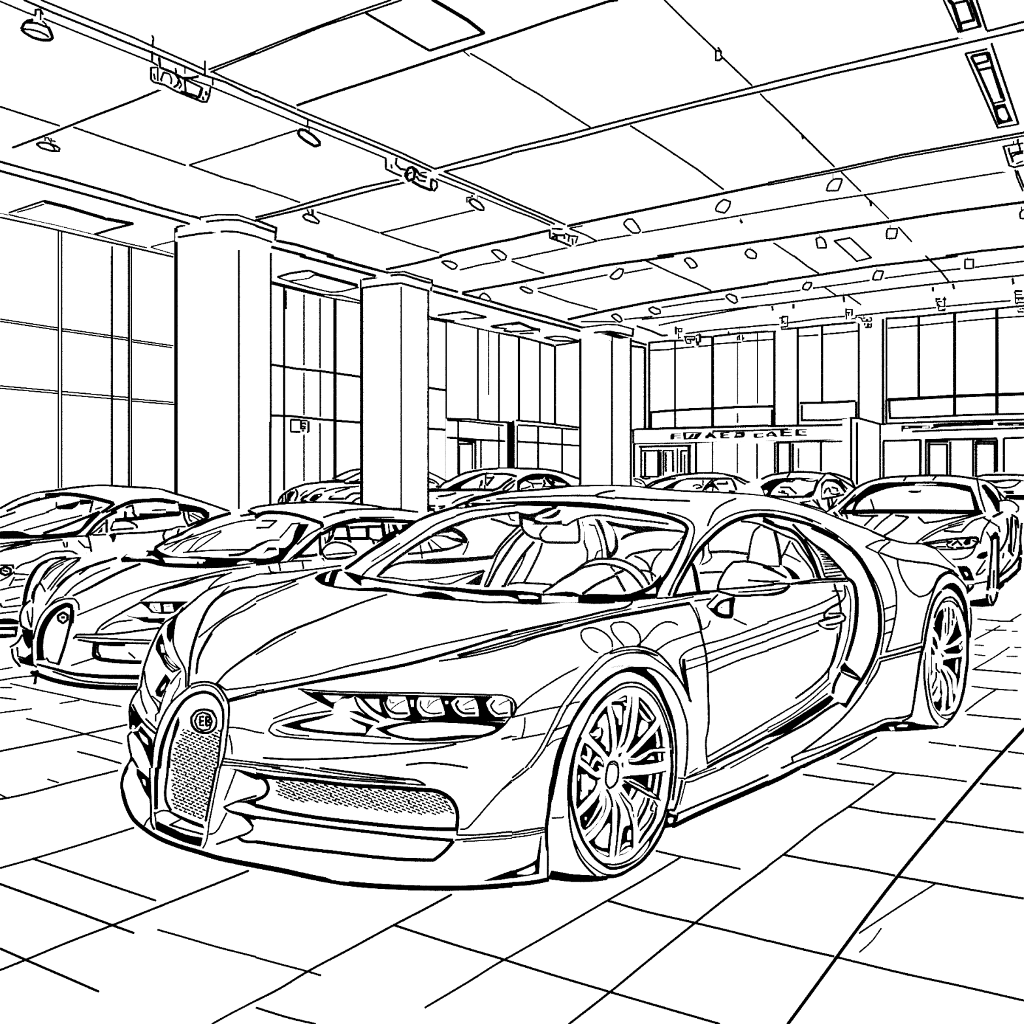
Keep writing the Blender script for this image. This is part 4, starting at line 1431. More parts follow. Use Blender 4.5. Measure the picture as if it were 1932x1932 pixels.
# ceiling ----------------------------------------------------------------
T_CEIL = '''
@0,0
4:180,0 400,95 700,215 950,320 1140,395 1210,425 1400,505 1530,565 1700,620 1932,735
3.5:310,0 700,160 1000,280 1150,350 1400,460 1540,525
3.5:1600,540 1700,590 1932,690
3:0,10 200,95 270,120
3:330,140 600,250 900,370 1150,470 1190,495
3:1590,655 1750,720 1932,797
@483,0
3.5:0,685 150,755 300,818
3.5:310,825 600,945 900,1070 1100,1155 1350,1275
4:0,730 200,815 400,905 600,985 800,1065 1050,1170 1320,1290
3:0,797 200,880 390,960
3:410,960 600,1040 800,1120 980,1195
3.5:1380,1315 1600,1405 1932,1550
3.5:1420,1295 1700,1415 1932,1520
3:1360,1350 1650,1465
2.5:1680,1480 1932,1585
@966,0
3.5:0,1520 200,1605 400,1695
3.5:0,1550 200,1635 320,1690
3:0,1585 150,1640 285,1700
3:435,1725 560,1775 640,1820
@0,0
3:1575,525 1760,455 1932,388
3:1590,545 1932,405
@483,0
3:0,385 400,225 800,75 1020,0
3:0,408 500,200 820,95 1100,0
@0,0
4:95,1115 400,1000 700,880 1000,765 1240,665
3.5:0,805 200,870 450,950
3.5:555,960 900,1080 1200,1180 1400,1248
3.5:1430,1248 1700,1345 1932,1412
3:1430,1245 1650,1175 1932,1085
@483,0
3:0,1083 160,1030 310,982
3:0,1415 200,1480 330,1528
3:460,1600 700,1680 930,1758
3:940,1758 1100,1720 1400,1645 1650,1585
3:945,1762 1200,1850 1380,1905
5:310,795 600,695 1000,565 1500,400 1932,255
2:1565,385 1610,425
3:1620,405 1760,485 1932,590
@966,0
5:0,255 300,150 500,85 730,10 800,0
3:0,595 200,710 400,840 590,960
3:895,950 1100,1080 1400,1280 1595,1430
@483,0
4:1350,1275 1600,1205 1932,1120
4:1420,1295 1700,1230 1932,1160
4:0,1640 200,1590 500,1500 800,1415 1100,1350
4:0,1660 300,1590 600,1510 900,1430 1130,1375
@966,0
4:0,1118 400,1020 900,890 1400,765 1932,630
4:0,1155 400,1065 900,930 1400,800 1932,678
@1449,0
4:0,628 500,505 1000,385 1500,275 1932,165
4:0,680 500,555 1000,445 1500,325 1932,225
@966,0
3:1150,0 1300,150 1535,375
3:1590,435 1700,540 1810,645
2.5:1875,710 1932,770
@1449,0
3:0,765 150,910 260,1020 400,1160 500,1258
2.5:555,1300 700,1445
2.5:725,1470 770,1515
2:785,1525 910,1650
@966,0
5.5:420,1705 700,1645 1000,1583 1400,1500 1932,1388
5.5:0,1805 150,1768 280,1738
2.5:440,1720 530,1705
@483,0
5.5:1390,1932 1500,1900 1800,1830 1932,1805
@483,483
5:985,100 1200,55 1400,5
@1449,0
4:0,1380 500,1280 1000,1170 1500,1080 1932,1000
3:0,1397 500,1300 1000,1190 1500,1102 1932,1025
@966,0
3:120,1932 300,1895 480,1855 640,1820
3:650,1815 930,1768
3:980,1755 1300,1700 1700,1630 1932,1590
@1449,0
3:0,1590 400,1520 800,1460 1300,1375 1860,1285
@483,483
3:1540,105 1700,65 1870,35
@966,483
3:0,25 140,0
@966,0
5.5:1100,1932 1300,1905 1700,1845 1932,1810
@1449,0
5.5:0,1812 400,1750 800,1690 1300,1610 1932,1525
@966,483
5.5:0,208 300,150 700,70 1000,30 1220,0
@483,483
5:1560,275 1720,245 1932,208
5:1560,285 1750,335 1932,390
@966,483
3:195,245 450,195 720,142
3:850,130 1060,90
3:200,268 420,345 640,405
3:0,40 120,90 240,130
3:1010,35 1200,125 1400,210 1500,260
5.5:425,478 700,415 1000,355 1400,290 1932,205
@1449,483
5:0,200 400,140 800,75 1200,30 1430,0
@1449,0
5:1340,1932 1600,1895 1932,1860
@966,483
3:850,478 1060,456
3:1130,388 1400,345 1620,322
3:980,478 1300,445 1700,395 1932,368
3:1110,522 1400,460 1700,405 1850,380
3:520,495 700,495 820,497
3:1730,315 1932,290
4:945,530 1050,565 1130,600 1240,597
3:1310,585 1500,560 1932,520
@1449,483
3:0,290 250,258
3:340,243 600,208 790,180
3:880,168 1200,125 1460,95
3:1560,85 1800,55 1932,40
3.5:0,370 300,330 600,292 1000,240 1400,195 1932,145
3:195,0 300,80 380,130
2.5:425,235 510,295
2.5:605,300 700,367
3:1190,0 1300,110 1365,195
3:0,520 100,515
3:150,505 400,470 580,455
3:660,450 900,425 1280,388
3:1340,380 1600,355 1860,335
@1449,0
2.5:45,1835 190,1932
2.5:985,1715 1085,1825
'''
T_STEP = '''
@0,0
5:0,1220 500,1355 900,1470 1200,1565 1500,1645
5:0,1290 400,1400 800,1510 1100,1595 1300,1650 1430,1690
@483,0
6:150,1815 300,1845 580,1930
6:120,1865 370,1930
5:0,1660 140,1715 155,1722
5:0,1705 150,1755
@483,483
6:335,0 600,70 900,150
6:540,0 800,75 1000,125
5:1330,218 1520,270
5:1340,268 1500,310 1932,430
@966,483
5:0,390 250,455 530,540
5:0,430 250,500 510,565
'''
def step_pt(px, y, z): 
    d = (z - EYE) * F_PX / (CY - y); return Vector((*xy(px, d), z))
# the step runs from the left foreground to the back wall
sA = step_pt(0, 323, HS); sB = step_pt(1155, 643.5, HS)
sdir = (sB - sA).normalized()
s0 = sA - sdir * 9; s1 = sA + sdir * 14.6
STEPP = vplane((s0.x, s0.y), (s1.x, s1.y))
up = Vector((0, 0, HC - HS))
mb = MB()
right = Vector((13, 0, 0))
wbd = Vector((WB1[0]-WB0[0], WB1[1]-WB0[1], 0)).normalized()
c_back_l = Vector((*WB0, 0)) - wbd * 3.4; c_back_r = Vector((*WB1, 0)) + wbd * 6
poly = [s0 + up, s1 + up, Vector((c_back_r.x, c_back_r.y, HC)), Vector((c_back_r.x, -3, HC)), Vector((s0.x, -3, HC))]
mb.prism(poly, (0, 0, .25), PL_)
mb.trace(CEIL, T_CEIL, 12, jump=9); struct(mb, 'ceiling')
# soffit over the window side, sloping up towards the glass
wz0 = EYE + 488 * 18.3 / F_PX
wdir = Vector((WL1[0]-WL0[0], WL1[1]-WL0[1], 0))
w0 = Vector((*WL0, wz0)); w1 = Vector((*WL1, HS))
ext = (w0 - w1); w00 = w0 + ext * .7
vs = [s0, sA, sB, s1, w1, w0, w00]
nseg = 24; sv = []; sf = []
for i in range(nseg + 1):
    t = i / nseg
    a = s0 + (s1 - s0) * t; b = w00 + (w1 - w00) * t
    for j in range(7): sv.append(a + (b - a) * (j / 6))
for i in range(nseg):
    for j in range(6): sf.append((i*7+j, i*7+j+1, (i+1)*7+j+1, (i+1)*7+j))
SOFF = Surf(sv, sf)
T_SOFF = '''
@0,0
4:75,1620 400,1690 720,1768 900,1820 1110,1868
2.5:0,1608 60,1620
3:1140,1865 1310,1915
3:1145,1860 1200,1845 1345,1810
@483,483
3:120,195 300,240 500,290 650,300 790,340
@966,483
5:0,597 150,632 320,680
4:330,675 500,647
@483,483
3:1305,458 1440,495
3:1320,473 1370,470 1500,490
5:1440,490 1680,545 1932,600
'''
mb = MB(); mb.add(sv, sf, PL_); mb.add([v + Vector((0, 0, .2)) for v in sv], [f[::-1] for f in sf], PL_)
mb.trace(SOFF, T_SOFF, 14, jump=5); struct(mb, 'ceiling_soffit')
mb = MB(); mb.prism([s0, s1, s1 + Vector((-.05, .03, 0)), s0 + Vector((-.05, .03, 0))], up, PL_)
mb.trace(Multi([Shift(STEPP, -.02), CEIL]), T_STEP, 14, jump=5); struct(mb, 'trim_1')
# left window wall -------------------------------------------------------
def quad(tgt, pts, m, lift=0):
    return [at(x, y, tgt.hit(x, y) - lift) for x, y in pts]
def wallpane(mb, tgt, xa, xb, ta, tb, z0=0.02, m=GL_):
    """upright pane between two picture columns, from height z0 to the traced top"""
    va = at(xa, ta, tgt.hit(xa, ta)); vb = at(xb, tb, tgt.hit(xb, tb))
    n = Vector(tgt.n) * .012
    for s in (n, -n):
        pass
    b = [Vector((va.x, va.y, z0)), Vector((vb.x, vb.y, z0)), vb, va]
    mb.add([p + n for p in b] + [p - n for p in b], [(0,1,2,3),(7,6,5,4),(0,4,5,1),(1,5,6,2),(2,6,7,3),(3,7,4,0)], m)
def wl_top(x): return 402 + .2395 * x
def window(n, tgt, xa, xb, ta, tb, txt, z0=.02):
    mb = MB(); wallpane(mb, tgt, xa, xb, ta, tb, z0)
    mb.trace(Shift(tgt, -.03), txt, 15, jump=9); return struct(mb, 'window_%d' % n)
window(1, WLP, -260, 470, wl_top(-260), wl_top(470), '''
@0,0
3.5:0,1640 300,1705 700,1800 1000,1868 1310,1940
2:440,1740 440,1932
2.5:465,1745 465,1932
3.5:845,1858 845,1932
4:973,1868 973,1932
2.5:991,1868 991,1932
@0,483
2:440,0 440,1760
2.5:465,0 465,1750
4:845,0 845,1730
4:973,0 973,1735
2.5:991,0 991,1735
2.5:0,476 440,543
2.5:0,493 440,560
2.5:465,548 970,620
2.5:465,565 970,637
2.5:995,632 1310,678
2.5:995,648 1300,692
2.5:0,980 440,1020
2.5:0,998 440,1038
2.5:465,1022 970,1068
2.5:470,1045 970,1088
2.5:995,1078 1310,1105
2.5:995,1095 1320,1122
''')
window(2, WLP, 475, 745, wl_top(475), wl_top(745), '''
@483,483
3:120,210 400,280 600,325 790,357
5:213,235 213,1770
2:227,260 227,400
2.5:362,290 362,825
2.5:362,880 362,1200
2.5:362,1345 362,1700
3:483,320 483,850
3:485,870 485,1215
3:483,1260 483,1700
7:596,320 596,1690
5:120,820 300,850 500,870 790,912
5:120,1203 280,1210 480,1232 790,1258
''')
window(3, WLP, 750, 1048, wl_top(750), 653, '''
@483,483
3:1305,475 1370,485 1440,502
3:1435,500 1435,1690
5:1305,995 1440,1015
5:1305,1303 1435,1312
4:1675,545 1675,1235
2:1755,570 1755,1050
4:1833,590 1833,1250
@966,483
5:52,615 52,1240
4.5:210,650 210,1255
5:323,680 323,1270
''')
# low glazed partition in front of the window corner
T_PART = '''
@483,483
4:1440,1228 1600,1230 1780,1250 1932,1258
3:1445,1240 1600,1248 1870,1280
3.5:1525,1250 1525,1640
4:1440,1370 1530,1375 1650,1385 1880,1398
3:1833,1285 1833,1600
3:1697,1390 1697,1600
7:1530,1385 1650,1400
4:1530,1418 1635,1418
6:1530,1430 1530,1650
2.5:1632,1420 1632,1610
4:1655,1390 1655,1610
F:1895,1250 1935,1250 1935,1605 1895,1605
@966,483
F:0,1240 20,1240 20,1605 0,1605
4:30,1240 200,1255 400,1280 505,1295
3.5:45,1275 200,1285 500,1312
2.5:40,1280 40,1600
4:197,1290 197,1605
3.5:378,1305 378,1630
3.5:45,1400 200,1410 505,1432
3:25,1605 150,1605
'''
PARTP = vplane(xy(842, 21.0), xy(1048, d_at(653, DH) - .35))
PART2 = Multi([PARTP, Shift(WBP, -.35)])
mb = MB(); 
pa = at(842, 790, PARTP.hit(842, 790)); pb = at(1048, 810, PARTP.hit(1048, 810))
pn = Vector(PARTP.n) * .04
b4 = [Vector((pa.x, pa.y, 0)), Vector((pb.x, pb.y, 0)), pb, pa]
mb.add([p + pn for p in b4] + [p - pn for p in b4], [(0,1,2,3),(7,6,5,4),(0,4,5,1),(1,5,6,2),(2,6,7,3),(3,7,4,0)], W_)
mb.trace(Shift(PART2, -.09), T_PART, 20, jump=9)
tag(mb.build('office_partition'), 'low partition with glazed door and tall black post between the middle and far pillars', 'partition')
# back wall --------------------------------------------------------------
T_BACK = '''
@966,483
4:905,640 960,655 1015,670
4:905,680 1000,692
5:1003,690 1003,1305
4.5:905,1318 950,1308 1080,1303 1400,1295 1560,1290 1932,1280
3.5:920,1415 1350,1408 1600,1392 1932,1388
3:915,1325 915,1415
4:920,1420 920,1670
4:1388,1408 1388,1640
2.5:1512,1405 1512,1630
2.5:1700,1415 1700,1640
2.5:1850,1415 1850,1680
4:1430,612 1510,610
@1449,483
5:48,565 48,1285
3:0,573 60,570
5:225,545 225,1275
5:868,475 868,1270
4:685,500 685,1225
4:0,1283 280,1280 620,1272
3:0,1310 300,1300 620,1290
3:0,1390 100,1385
3:160,1385 420,1385 620,1370
3.5:890,1265 1300,1250 1932,1235
F:1005,1278 1220,1280 1220,1300 1090,1302 1020,1308 1020,1322 1090,1325 1005,1326
W:1035,1288 1060,1288 1060,1294 1035,1294
W:1165,1288 1210,1286 1210,1294 1165,1296
2.5:1230,1300 1300,1285 1500,1275 1700,1270
6:1250,1278 1400,1270 1550,1265 1700,1258
F:1730,1258 1932,1253 1960,1253 1960,1280 1735,1280
W:1850,1272 1890,1272 1890,1276 1850,1276
3.5:1090,1325 1310,1315 1500,1310 1932,1298
s4:870,1395 980,1394 1150,1386
3.5:872,1395 872,1670
5:1150,1385 1148,1650
4:1780,1375 1780,1645
4:1780,1375 1940,1370
3:60,1405 300,1400 520,1400 620,1398
4:400,1405 400,1630
2:230,1450 230,1600
'''
W4 = [(1224, 648), (1463, 626), (1463, 766), (1224, 777)]
W5 = [(1506, 618), (1619, 606), (1619, 757), (1506, 762)]
W6 = [(1669, 602), (2080, 562), (2080, 738), (1669, 754)]
mb = MB()
zt = HC
def wb(x, y): return at(x, y, WBP.hit(x, y))
a, b = Vector((*WL1, 0)), c_back_r
def onwb(t): return a + (b - a) * t
outl = []
def wpx(v): return proj(v)
corners = [Vector((a.x, a.y, 0)), Vector((b.x, b.y, 0)), Vector((b.x, b.y, HC)), Vector((a.x, a.y, HC))]
cpx = [proj(c) for c in corners]
mb.fill(WBP, cpx, PL_, 0, True, grid=0, holes=[W4, W5, W6], tol=1e9)
mb.trace(Shift(WBP, -.02), T_BACK, 20, jump=9); struct(mb, 'wall_back')
def wbwin(n, q, txt):
    mb = MB(); v = [wb(x, y) for x, y in q]; nn = Vector(WBP.n) * .01
    mb.add([p + nn for p in v] + [p - nn for p in v], [(0,1,2,3),(7,6,5,4),(0,4,5,1),(1,5,6,2),(2,6,7,3),(3,7,4,0)], GL_)
    mb.trace(Shift(WBP, -.03), txt, 20, jump=9); return struct(mb, 'window_%d' % n)
wbwin(4, W4, '''
@966,483
4:1030,655 1200,640 1310,637
3:1040,712 1160,708 1220,700 1380,685 1500,675
4.5:1035,655 1035,1305
4:1230,645 1230,1300
6:1513,610 1513,1290
2:1702,655 1702,1120
2:1702,1185 1702,1260
2.5:1852,585 1852,1115
5:1040,1180 1150,1170 1290,1160 1512,1150 1700,1140 1932,1135
3:1050,1190 1050,1300
4:1520,607 1700,585 1932,570
3:1520,665 1730,650
3:1740,645 1932,632
@1449,483
3:0,633 40,630
6:0,1135 40,1135
6:33,1160 33,1280
''')
wbwin(5, W5, '''
@1449,483
4:100,550 220,545 400,525 680,500
3:235,605 380,597
3:400,593 550,580 680,565
4:408,525 408,1100
5:240,1110 450,1105 660,1095
4:255,1125 255,1245
3.5:250,1240 460,1240 620,1228
4:665,1100 665,1215
''')
wbwin(6, W6, '''
@1449,483
4:890,473 1100,460 1400,430 1700,400 1932,375
3.5:893,480 893,1260
3:905,545 1135,525 1420,495
3:1430,495 1700,470 1932,455
5:1138,460 1138,1060
6:1408,430 1408,1205
6-7-6:1727,400 1727,700 1727,1190
7:905,1085 1100,1075 1400,1058 1600,1050 1932,1040
4:915,1095 920,1225
4:915,1225 1220,1215 1500,1200 1932,1190
''')
def door(n, q, txt):
    mb = MB(); v = [at(x, y, WBP.hit(x, y) - .03) for x, y in q]
    v = [v[0], v[1], Vector((v[1].x, v[1].y, .02)), Vector((v[0].x, v[0].y, .02))]
    mb.prism(v, Vector(WBP.n) * (.04 if WBP.n.y > 0 else -.04), W_)
    mb.trace(Shift(WBP, -.05), txt, 20, jump=9); return struct(mb, 'door_%d' % n)
door(1, [(1208, 844), (1304, 842)], '''
@966,483
4:960,1440 1190,1435 1350,1430
3:975,1445 975,1670
3:985,1470 1130,1468
4:1003,1480 1003,1660
5:1105,1470 1105,1660
3:1122,1480 1122,1660
2.5:1143,1468 1220,1468
2.5:1143,1468 1143,1660
3:1160,1480 1160,1630
4:1213,1475 1215,1630
2.5:1248,1450 1248,1650
4:1275,1470 1275,1635
3:1275,1470 1320,1470
2:1302,1500 1302,1650
7:1337,1432 1337,1648
3:965,1665 1110,1665
''')
door(2, [(1461, 834), (1497, 833)], '''
@1449,483
4:50,1405 50,1650
5:75,1410 75,1650
4.5:165,1410 165,1645
4:187,1415 187,1645
3:75,1410 170,1410
''')
door(3, [(1745, 830), (1794, 829)], '''
@1449,483
3.5:1190,1390 1190,1655
5:1185,1390 1400,1384 1730,1378
5:1215,1410 1215,1655
4:1195,1400 1360,1400
3:1220,1422 1350,1422
4:1352,1420 1352,1650
4:1375,1400 1375,1655
''')
door(4, [(1838, 829), (1884, 828)], '''
@1449,483
4:1548,1390 1548,1670
4:1570,1400 1570,1670
4:1570,1400 1720,1400
3:1580,1417 1710,1417
3.5:1710,1400 1710,1640
4:1727,1385 1727,1640
''')
# lettering on the fascia: unreadable block capitals as in the picture
T_SIGN = '''
@1180,780,.19669
sF:430,210 445,190 535,190 535,198 470,201 470,212 530,212 530,221 470,223 466,250 430,250
sF:490,231 533,231 533,241 490,241
sF:553,182 735,180 735,188 582,192 582,236 640,236 690,238 700,246 555,251
sF:640,192 660,192 650,225 625,236 600,236 615,215
sF:672,192 735,186 715,215 690,238 655,238
sF:765,212 785,205 800,182 815,182 840,200 860,220 878,240 845,240 825,224 800,226 795,241 765,241
sF:825,182 855,182 840,200
sF:910,182 1000,178 998,188 940,192 940,203 990,200 990,210 940,214 940,226 1000,226 1000,241 910,241
sF:1045,180 1140,175 1148,200 1140,225 1120,233 1035,235 1048,215 1062,195
sW:1070,201 1105,199 1110,211 1070,212
sF:1228,192 1320,188 1322,198 1265,201 1262,222 1300,222 1325,212 1322,232 1240,235 1228,225
sF:1350,222 1350,200 1395,172 1415,172 1440,195 1460,222 1440,226 1410,217 1380,217 1370,226
sW:1380,199 1400,192 1412,205 1382,208
sF:1485,155 1597,152 1597,160 1520,165 1520,174 1592,176 1592,187 1520,191 1520,208 1597,204 1597,222 1485,223
sF:1630,158 1640,152 1740,150 1740,158 1668,165 1662,190 1690,202 1742,202 1742,215 1630,216
sF:1693,171 1732,171 1732,186 1693,186
3:835,172 1000,169 1340,160 1440,155 1560,150
'''
mb = MB(); st = Shift(WBP, -.10)
v = [at(x, y, st.hit(x, y)) for x, y in [(1198, 812), (1603, 804), (1603, 828), (1198, 836)]]
mb.prism(v, Vector((0, .07, 0)), W_)
sb = mb.build('fascia_sign'); tag(sb, 'long white shop sign with blurred black capitals over the back doors', 'sign')
mb = MB(); mb.trace(st, T_SIGN, 20, lift=.01, jump=9); mb.build('lettering', sb, 'black block lettering')
# pilaster booth on the back wall
mb = MB(); bt = Shift(WBP, -.5)
v = [at(x, y, bt.hit(x, y)) for x, y in [(1605, 789), (1617, 789), (1660, 801), (1660, 930), (1605, 930)]]
for i in (3, 4): v[i].z = 0
mb.prism(v, Vector((0, .45, 0)), W_)
mb.trace(Shift(bt, -.01), '''
@1449,483
4:620,1222 690,1225 760,1245 850,1270 890,1270
4:628,1220 628,1690
4:672,1255 672,1725
3:845,1270 845,1675
''', 20, jump=9)
tag(mb.build('display_pylon'), 'white box pylon standing against the back wall, right of the lettered sign', 'pylon')
# pillars ----------------------------------------------------------------
A_DIR = Vector((sdir.x, sdir.y, 0)).normalized(); B_DIR = Vector((A_DIR.y, -A_DIR.x, 0))
def pillar(xl, xn, xr, d, ztop, txt, label, caps):
    near = Vector((*xy(xn, d), 0))
    rl = ray(xl, CY); rr = ray(xr, CY)
    # left corner along -B_DIR from near, right corner along A_DIR
    def meet(p, dr, r):
        # p + dr*s on the ray x = r.x*y
        s = (r.x * p.y - p.x) / (dr.x - r.x * dr.y); return p + dr * s
    L = meet(near, -B_DIR, rl); R = meet(near, A_DIR, rr); Bk = L + R - near
    mb = MB(); mb.prism([near, L, Bk, R], (0, 0, ztop), W_)
    # capital
    k = .045
    c = (near + Bk) / 2
    def off(p): q = p - c; return c + q * (1 + k / max(q.length, .01) * 1.6)
    tgt = Surf([near, L, Bk, R] + [p + Vector((0, 0, 9)) for p in (near, L, Bk, R)], [(0,1,5,4),(3,0,4,7),(1,2,6,5),(2,3,7,6)])
    mb.trace(tgt, txt, d, jump=9)
    o = mb.build('pillar'); tag(o, label, 'pillar', 'rectangular white pillars')
    cn = Vector((*xy(xn, caps[0]), 0)); cl = meet(cn, -B_DIR, ray(xl - 1, CY)); cr = meet(cn, A_DIR, ray(caps[3], CY)); cb = cl + cr - cn
    mb = MB(); mb.prism([p + Vector((0, 0, caps[1])) for p in (cn, cl, cb, cr)], (0, 0, HC - caps[1]), W_)
    ct = Surf([v for v in mb.v], [f for f in mb.f])
    mb.trace(Multi([ct, CEIL]), caps[2], d, jump=9)
    mb.build('capital', o, 'stepped capital')
    return near, L, R, Bk
def zc(y, d): return EYE + (CY - y) * d / F_PX
def step_low(x): return 323 + .2775 * x
P1 = pillar(332, 451, 511, d_at(step_low(451), DH), HS + .02, '''
1:0,0 1,1
@0,483
7:1328,-215 1328,1790
3.5:1803,-45 1803,1920
@483,483
3.5:112,-25 112,1300
5:108,1250 108,1880
''' .replace('1:0,0 1,1\n', ''), 'white pillar behind the two left cars, widest and nearest of the three', (11.5, zc(436, 11.5), '''
@0,0
4:1330,1715 1430,1690 1500,1680 1600,1668 1700,1658 1800,1660 1932,1700
3:1510,1640 1640,1620 1790,1622 1890,1655 1932,1670
4:1345,1790 1500,1765 1700,1745 1800,1752 1932,1785
3:1510,1645 1510,1680
@483,0
3.5:0,1785 120,1828
4:153,1722 145,1815
''', 521))
P2 = pillar(682, 757, 808, d_at(step_low(757), DH), HS + .02, '''
@483,483
4:790,180 790,250
7:797,235 797,1870
2.5:1095,205 1095,1905
3.5:1300,265 1300,1932
''', 'white pillar in the middle, just left above the front car windshield', (14.4, zc(534, 14.4), '''
@483,483
4:790,180 920,160 1000,150 1080,140 1130,147 1250,187 1325,207
3:1000,125 1120,118 1200,145 1330,182
4:1330,182 1320,265
4:805,240 950,220 1095,205 1200,235 1320,268
''', 814))
P3 = pillar(1095, 1155, 1190, d_at(step_low(1155), DH), HS + .02, '''
@966,483
5:515,592 515,1735
3.5:755,570 755,1735
4:897,620 897,1735
''', 'narrow white pillar farthest back, above the front car roof', (20.6, zc(625, 20.6), '''
@966,483
4:520,592 640,575 740,570 830,585 905,605
3:525,540 720,515 800,520 915,552
4:915,550 910,605
''', 1195))
# ================================================================= ceiling fittings
def fitting(name, label, cat, poly, txt, ytop=None, group=None, depth=.14, tgt=None, dd=None, wm=1.0):
    ys = [p[1] for p in poly]; xs = [p[0] for p in poly]
    if dd is None:
        if ytop is None: ytop = min(ys) - 6
        dd = (HC - EYE) * F_PX / (CY - ytop)
    mb = MB(); lp = spline(poly, True, 8.0)
    v = [at(p[0], p[1], dd) for p in lp]
    mb.prism(v, Vector((0, depth, 0)), W_)
    if txt is None: mb.line(Depth(dd), poly, [3.2], closed=True)
    else: mb.trace(Multi([Depth(dd), CEIL]), txt, dd, jump=3, wmul=wm)
    # stem up to the ceiling
    c = at(sum(xs) / len(xs), min(ys), dd)
    if HC - c.z > .02: mb.tube([Vector((c.x, c.y + depth * .4, c.z - .02)), Vector((c.x, c.y + depth * .4, HC + .03))], [.006, .006], K_)
    return tag(mb.build(name), label, cat, group)
def P4(ox, oy, s): return [(ox + float(a.split(',')[0]) / 4, oy + float(a.split(',')[1]) / 4) for a in s.split()]
SP = [
 # row, ox, oy, outline, y of the ceiling there
 ('front', 483, 483, '1400,45 1425,38 1455,40 1500,55 1520,72 1505,95 1480,100 1440,75', 488),
 ('front', 483, 0, '1775,1895 1800,1885 1835,1890 1890,1930 1880,1960 1850,1965', 468),
 ('front', 966, 0, '845,1680 870,1655 910,1655 950,1705 970,1742 955,1757 910,1757 870,1722 845,1695', 410),
 ('front', 966, 0, '1538,1580 1560,1535 1600,1505 1648,1522 1640,1560 1605,1607 1570,1600 1540,1592', 374),
 ('front', 1449, 0, '442,1440 452,1400 480,1365 510,1350 560,1352 545,1400 527,1440', 325),
 ('middle', 483, 483, '1690,300 1715,280 1740,290 1770,325 1760,340 1720,330 1690,320', 545),
 ('middle', 966, 483, '58,240 75,232 110,240 155,262 150,280 125,280 90,265', 533),
 ('middle', 966, 483, '738,160 770,125 810,95 840,100 835,130 800,170 770,176', 500),
 ('middle', 966, 483, '1298,30 1320,15 1350,20 1400,75 1380,88 1350,92 1325,60', 482),
 ('middle', 966, 0, '1757,1910 1780,1880 1810,1885 1845,1915 1840,1950 1820,1952 1780,1940', 464),
 ('middle', 1449, 0, '362,1800 400,1790 425,1810 440,1870 375,1872', 440),
 ('middle', 1449, 0, '900,1735 905,1725 975,1725 970,1775 960,1800 897,1800', 423),
 ('middle', 1449, 0, '1900,1610 1920,1585 1960,1580 1960,1650 1905,1648', 388),
 ('rear', 966, 483, '750,450 780,437 815,455 832,490 810,500 780,480', 588),
 ('rear', 966, 483, '1030,400 1060,385 1115,405 1120,432 1080,440 1045,420', 573),
 ('rear', 966, 483, '1612,300 1640,287 1690,305 1702,345 1680,357 1640,335', 547),
 ('rear', 1449, 483, '262,250 268,220 290,200 330,200 325,225 300,257', 526),
 ('rear', 1449, 483, '790,180 805,130 820,112 872,115 860,150 850,180', 503),
 ('rear', 1449, 483, '1485,95 1487,25 1550,25 1550,92', 484),
]
order = {}
names = {'front': 'front', 'middle': 'middle', 'rear': 'rear'}
tot = {r: sum(1 for s in SP if s[0] == r) for r in names}
words = ['leftmost', 'second from left', 'third from left', 'fourth from left', 'fifth from left', 'sixth from left', 'seventh from left', 'eighth from left']
for r, ox, oy, s, yt in SP:
    k = order.get(r, 0); order[r] = k + 1
    w = words[k] if k < tot[r] - 1 else 'rightmost'
    fitting('spotlight', '%s small can spotlight hanging under the %s row of thick ceiling beams' % (w, names[r]), 'spotlight', P4(ox, oy, s), None, yt, 'can spotlights under the beams', .12)
# saucer lamps on the left
DL = lambda y: (HC - EYE) * F_PX / (CY - y)
def saucer(label, poly, txt, yt):
    return fitting('ceiling_lamp', label, 'ceiling lamp', poly, txt, yt, 'round ceiling lamps on the left', .10)
saucer('largest round domed lamp at the top left corner of the ceiling', P4(0, 0, '160,215 180,180 210,155 260,147 310,155 350,195 385,250 398,280 380,303 320,305 250,285 190,250'), '''
@0,0
5:160,220 180,180 210,155 250,150
4:205,170 280,175 350,205 365,205
3:320,160 345,180 352,205
3.5:160,220 230,222 300,240 350,265 365,280
5-7:162,225 190,250 250,285 320,303 375,303 397,285 385,250 365,205
4:268,110 268,75 305,72 325,110
''', 15)
saucer('flat oval lamp below the large domed lamp at far left', P4(0, 0, '275,1085 300,1075 350,1078 420,1100 450,1120 445,1140 390,1140 310,1115'), '''
@0,0
c4:275,1088 300,1075 350,1078 420,1100 450,1120 445,1142 390,1140 310,1117
3:380,1090 405,1110 415,1140
2.5:340,1060 340,1040 362,1040 380,1068
2.5:385,1045 390,1062 420,1068
''', 262)
saucer('tilted oval lamp under the ceiling rail, nearer of two', P4(483, 0, '315,1000 330,975 370,978 430,1020 480,1070 485,1095 440,1105 370,1060 325,1025'), '''
@483,0
c6:317,1000 332,978 370,982 430,1022 478,1070 482,1095 440,1103 370,1060 327,1025
3:392,905 388,950 410,965
''', 235)
saucer('small oval lamp close above the left pillar capital', P4(483, 0, '352,1625 380,1612 430,1625 478,1670 470,1687 420,1675 370,1655'), '''
@483,0
c4:352,1630 380,1614 430,1628 478,1670 470,1687 420,1675 370,1655
3:385,1580 400,1610
3:430,1580 430,1620
''', 392)
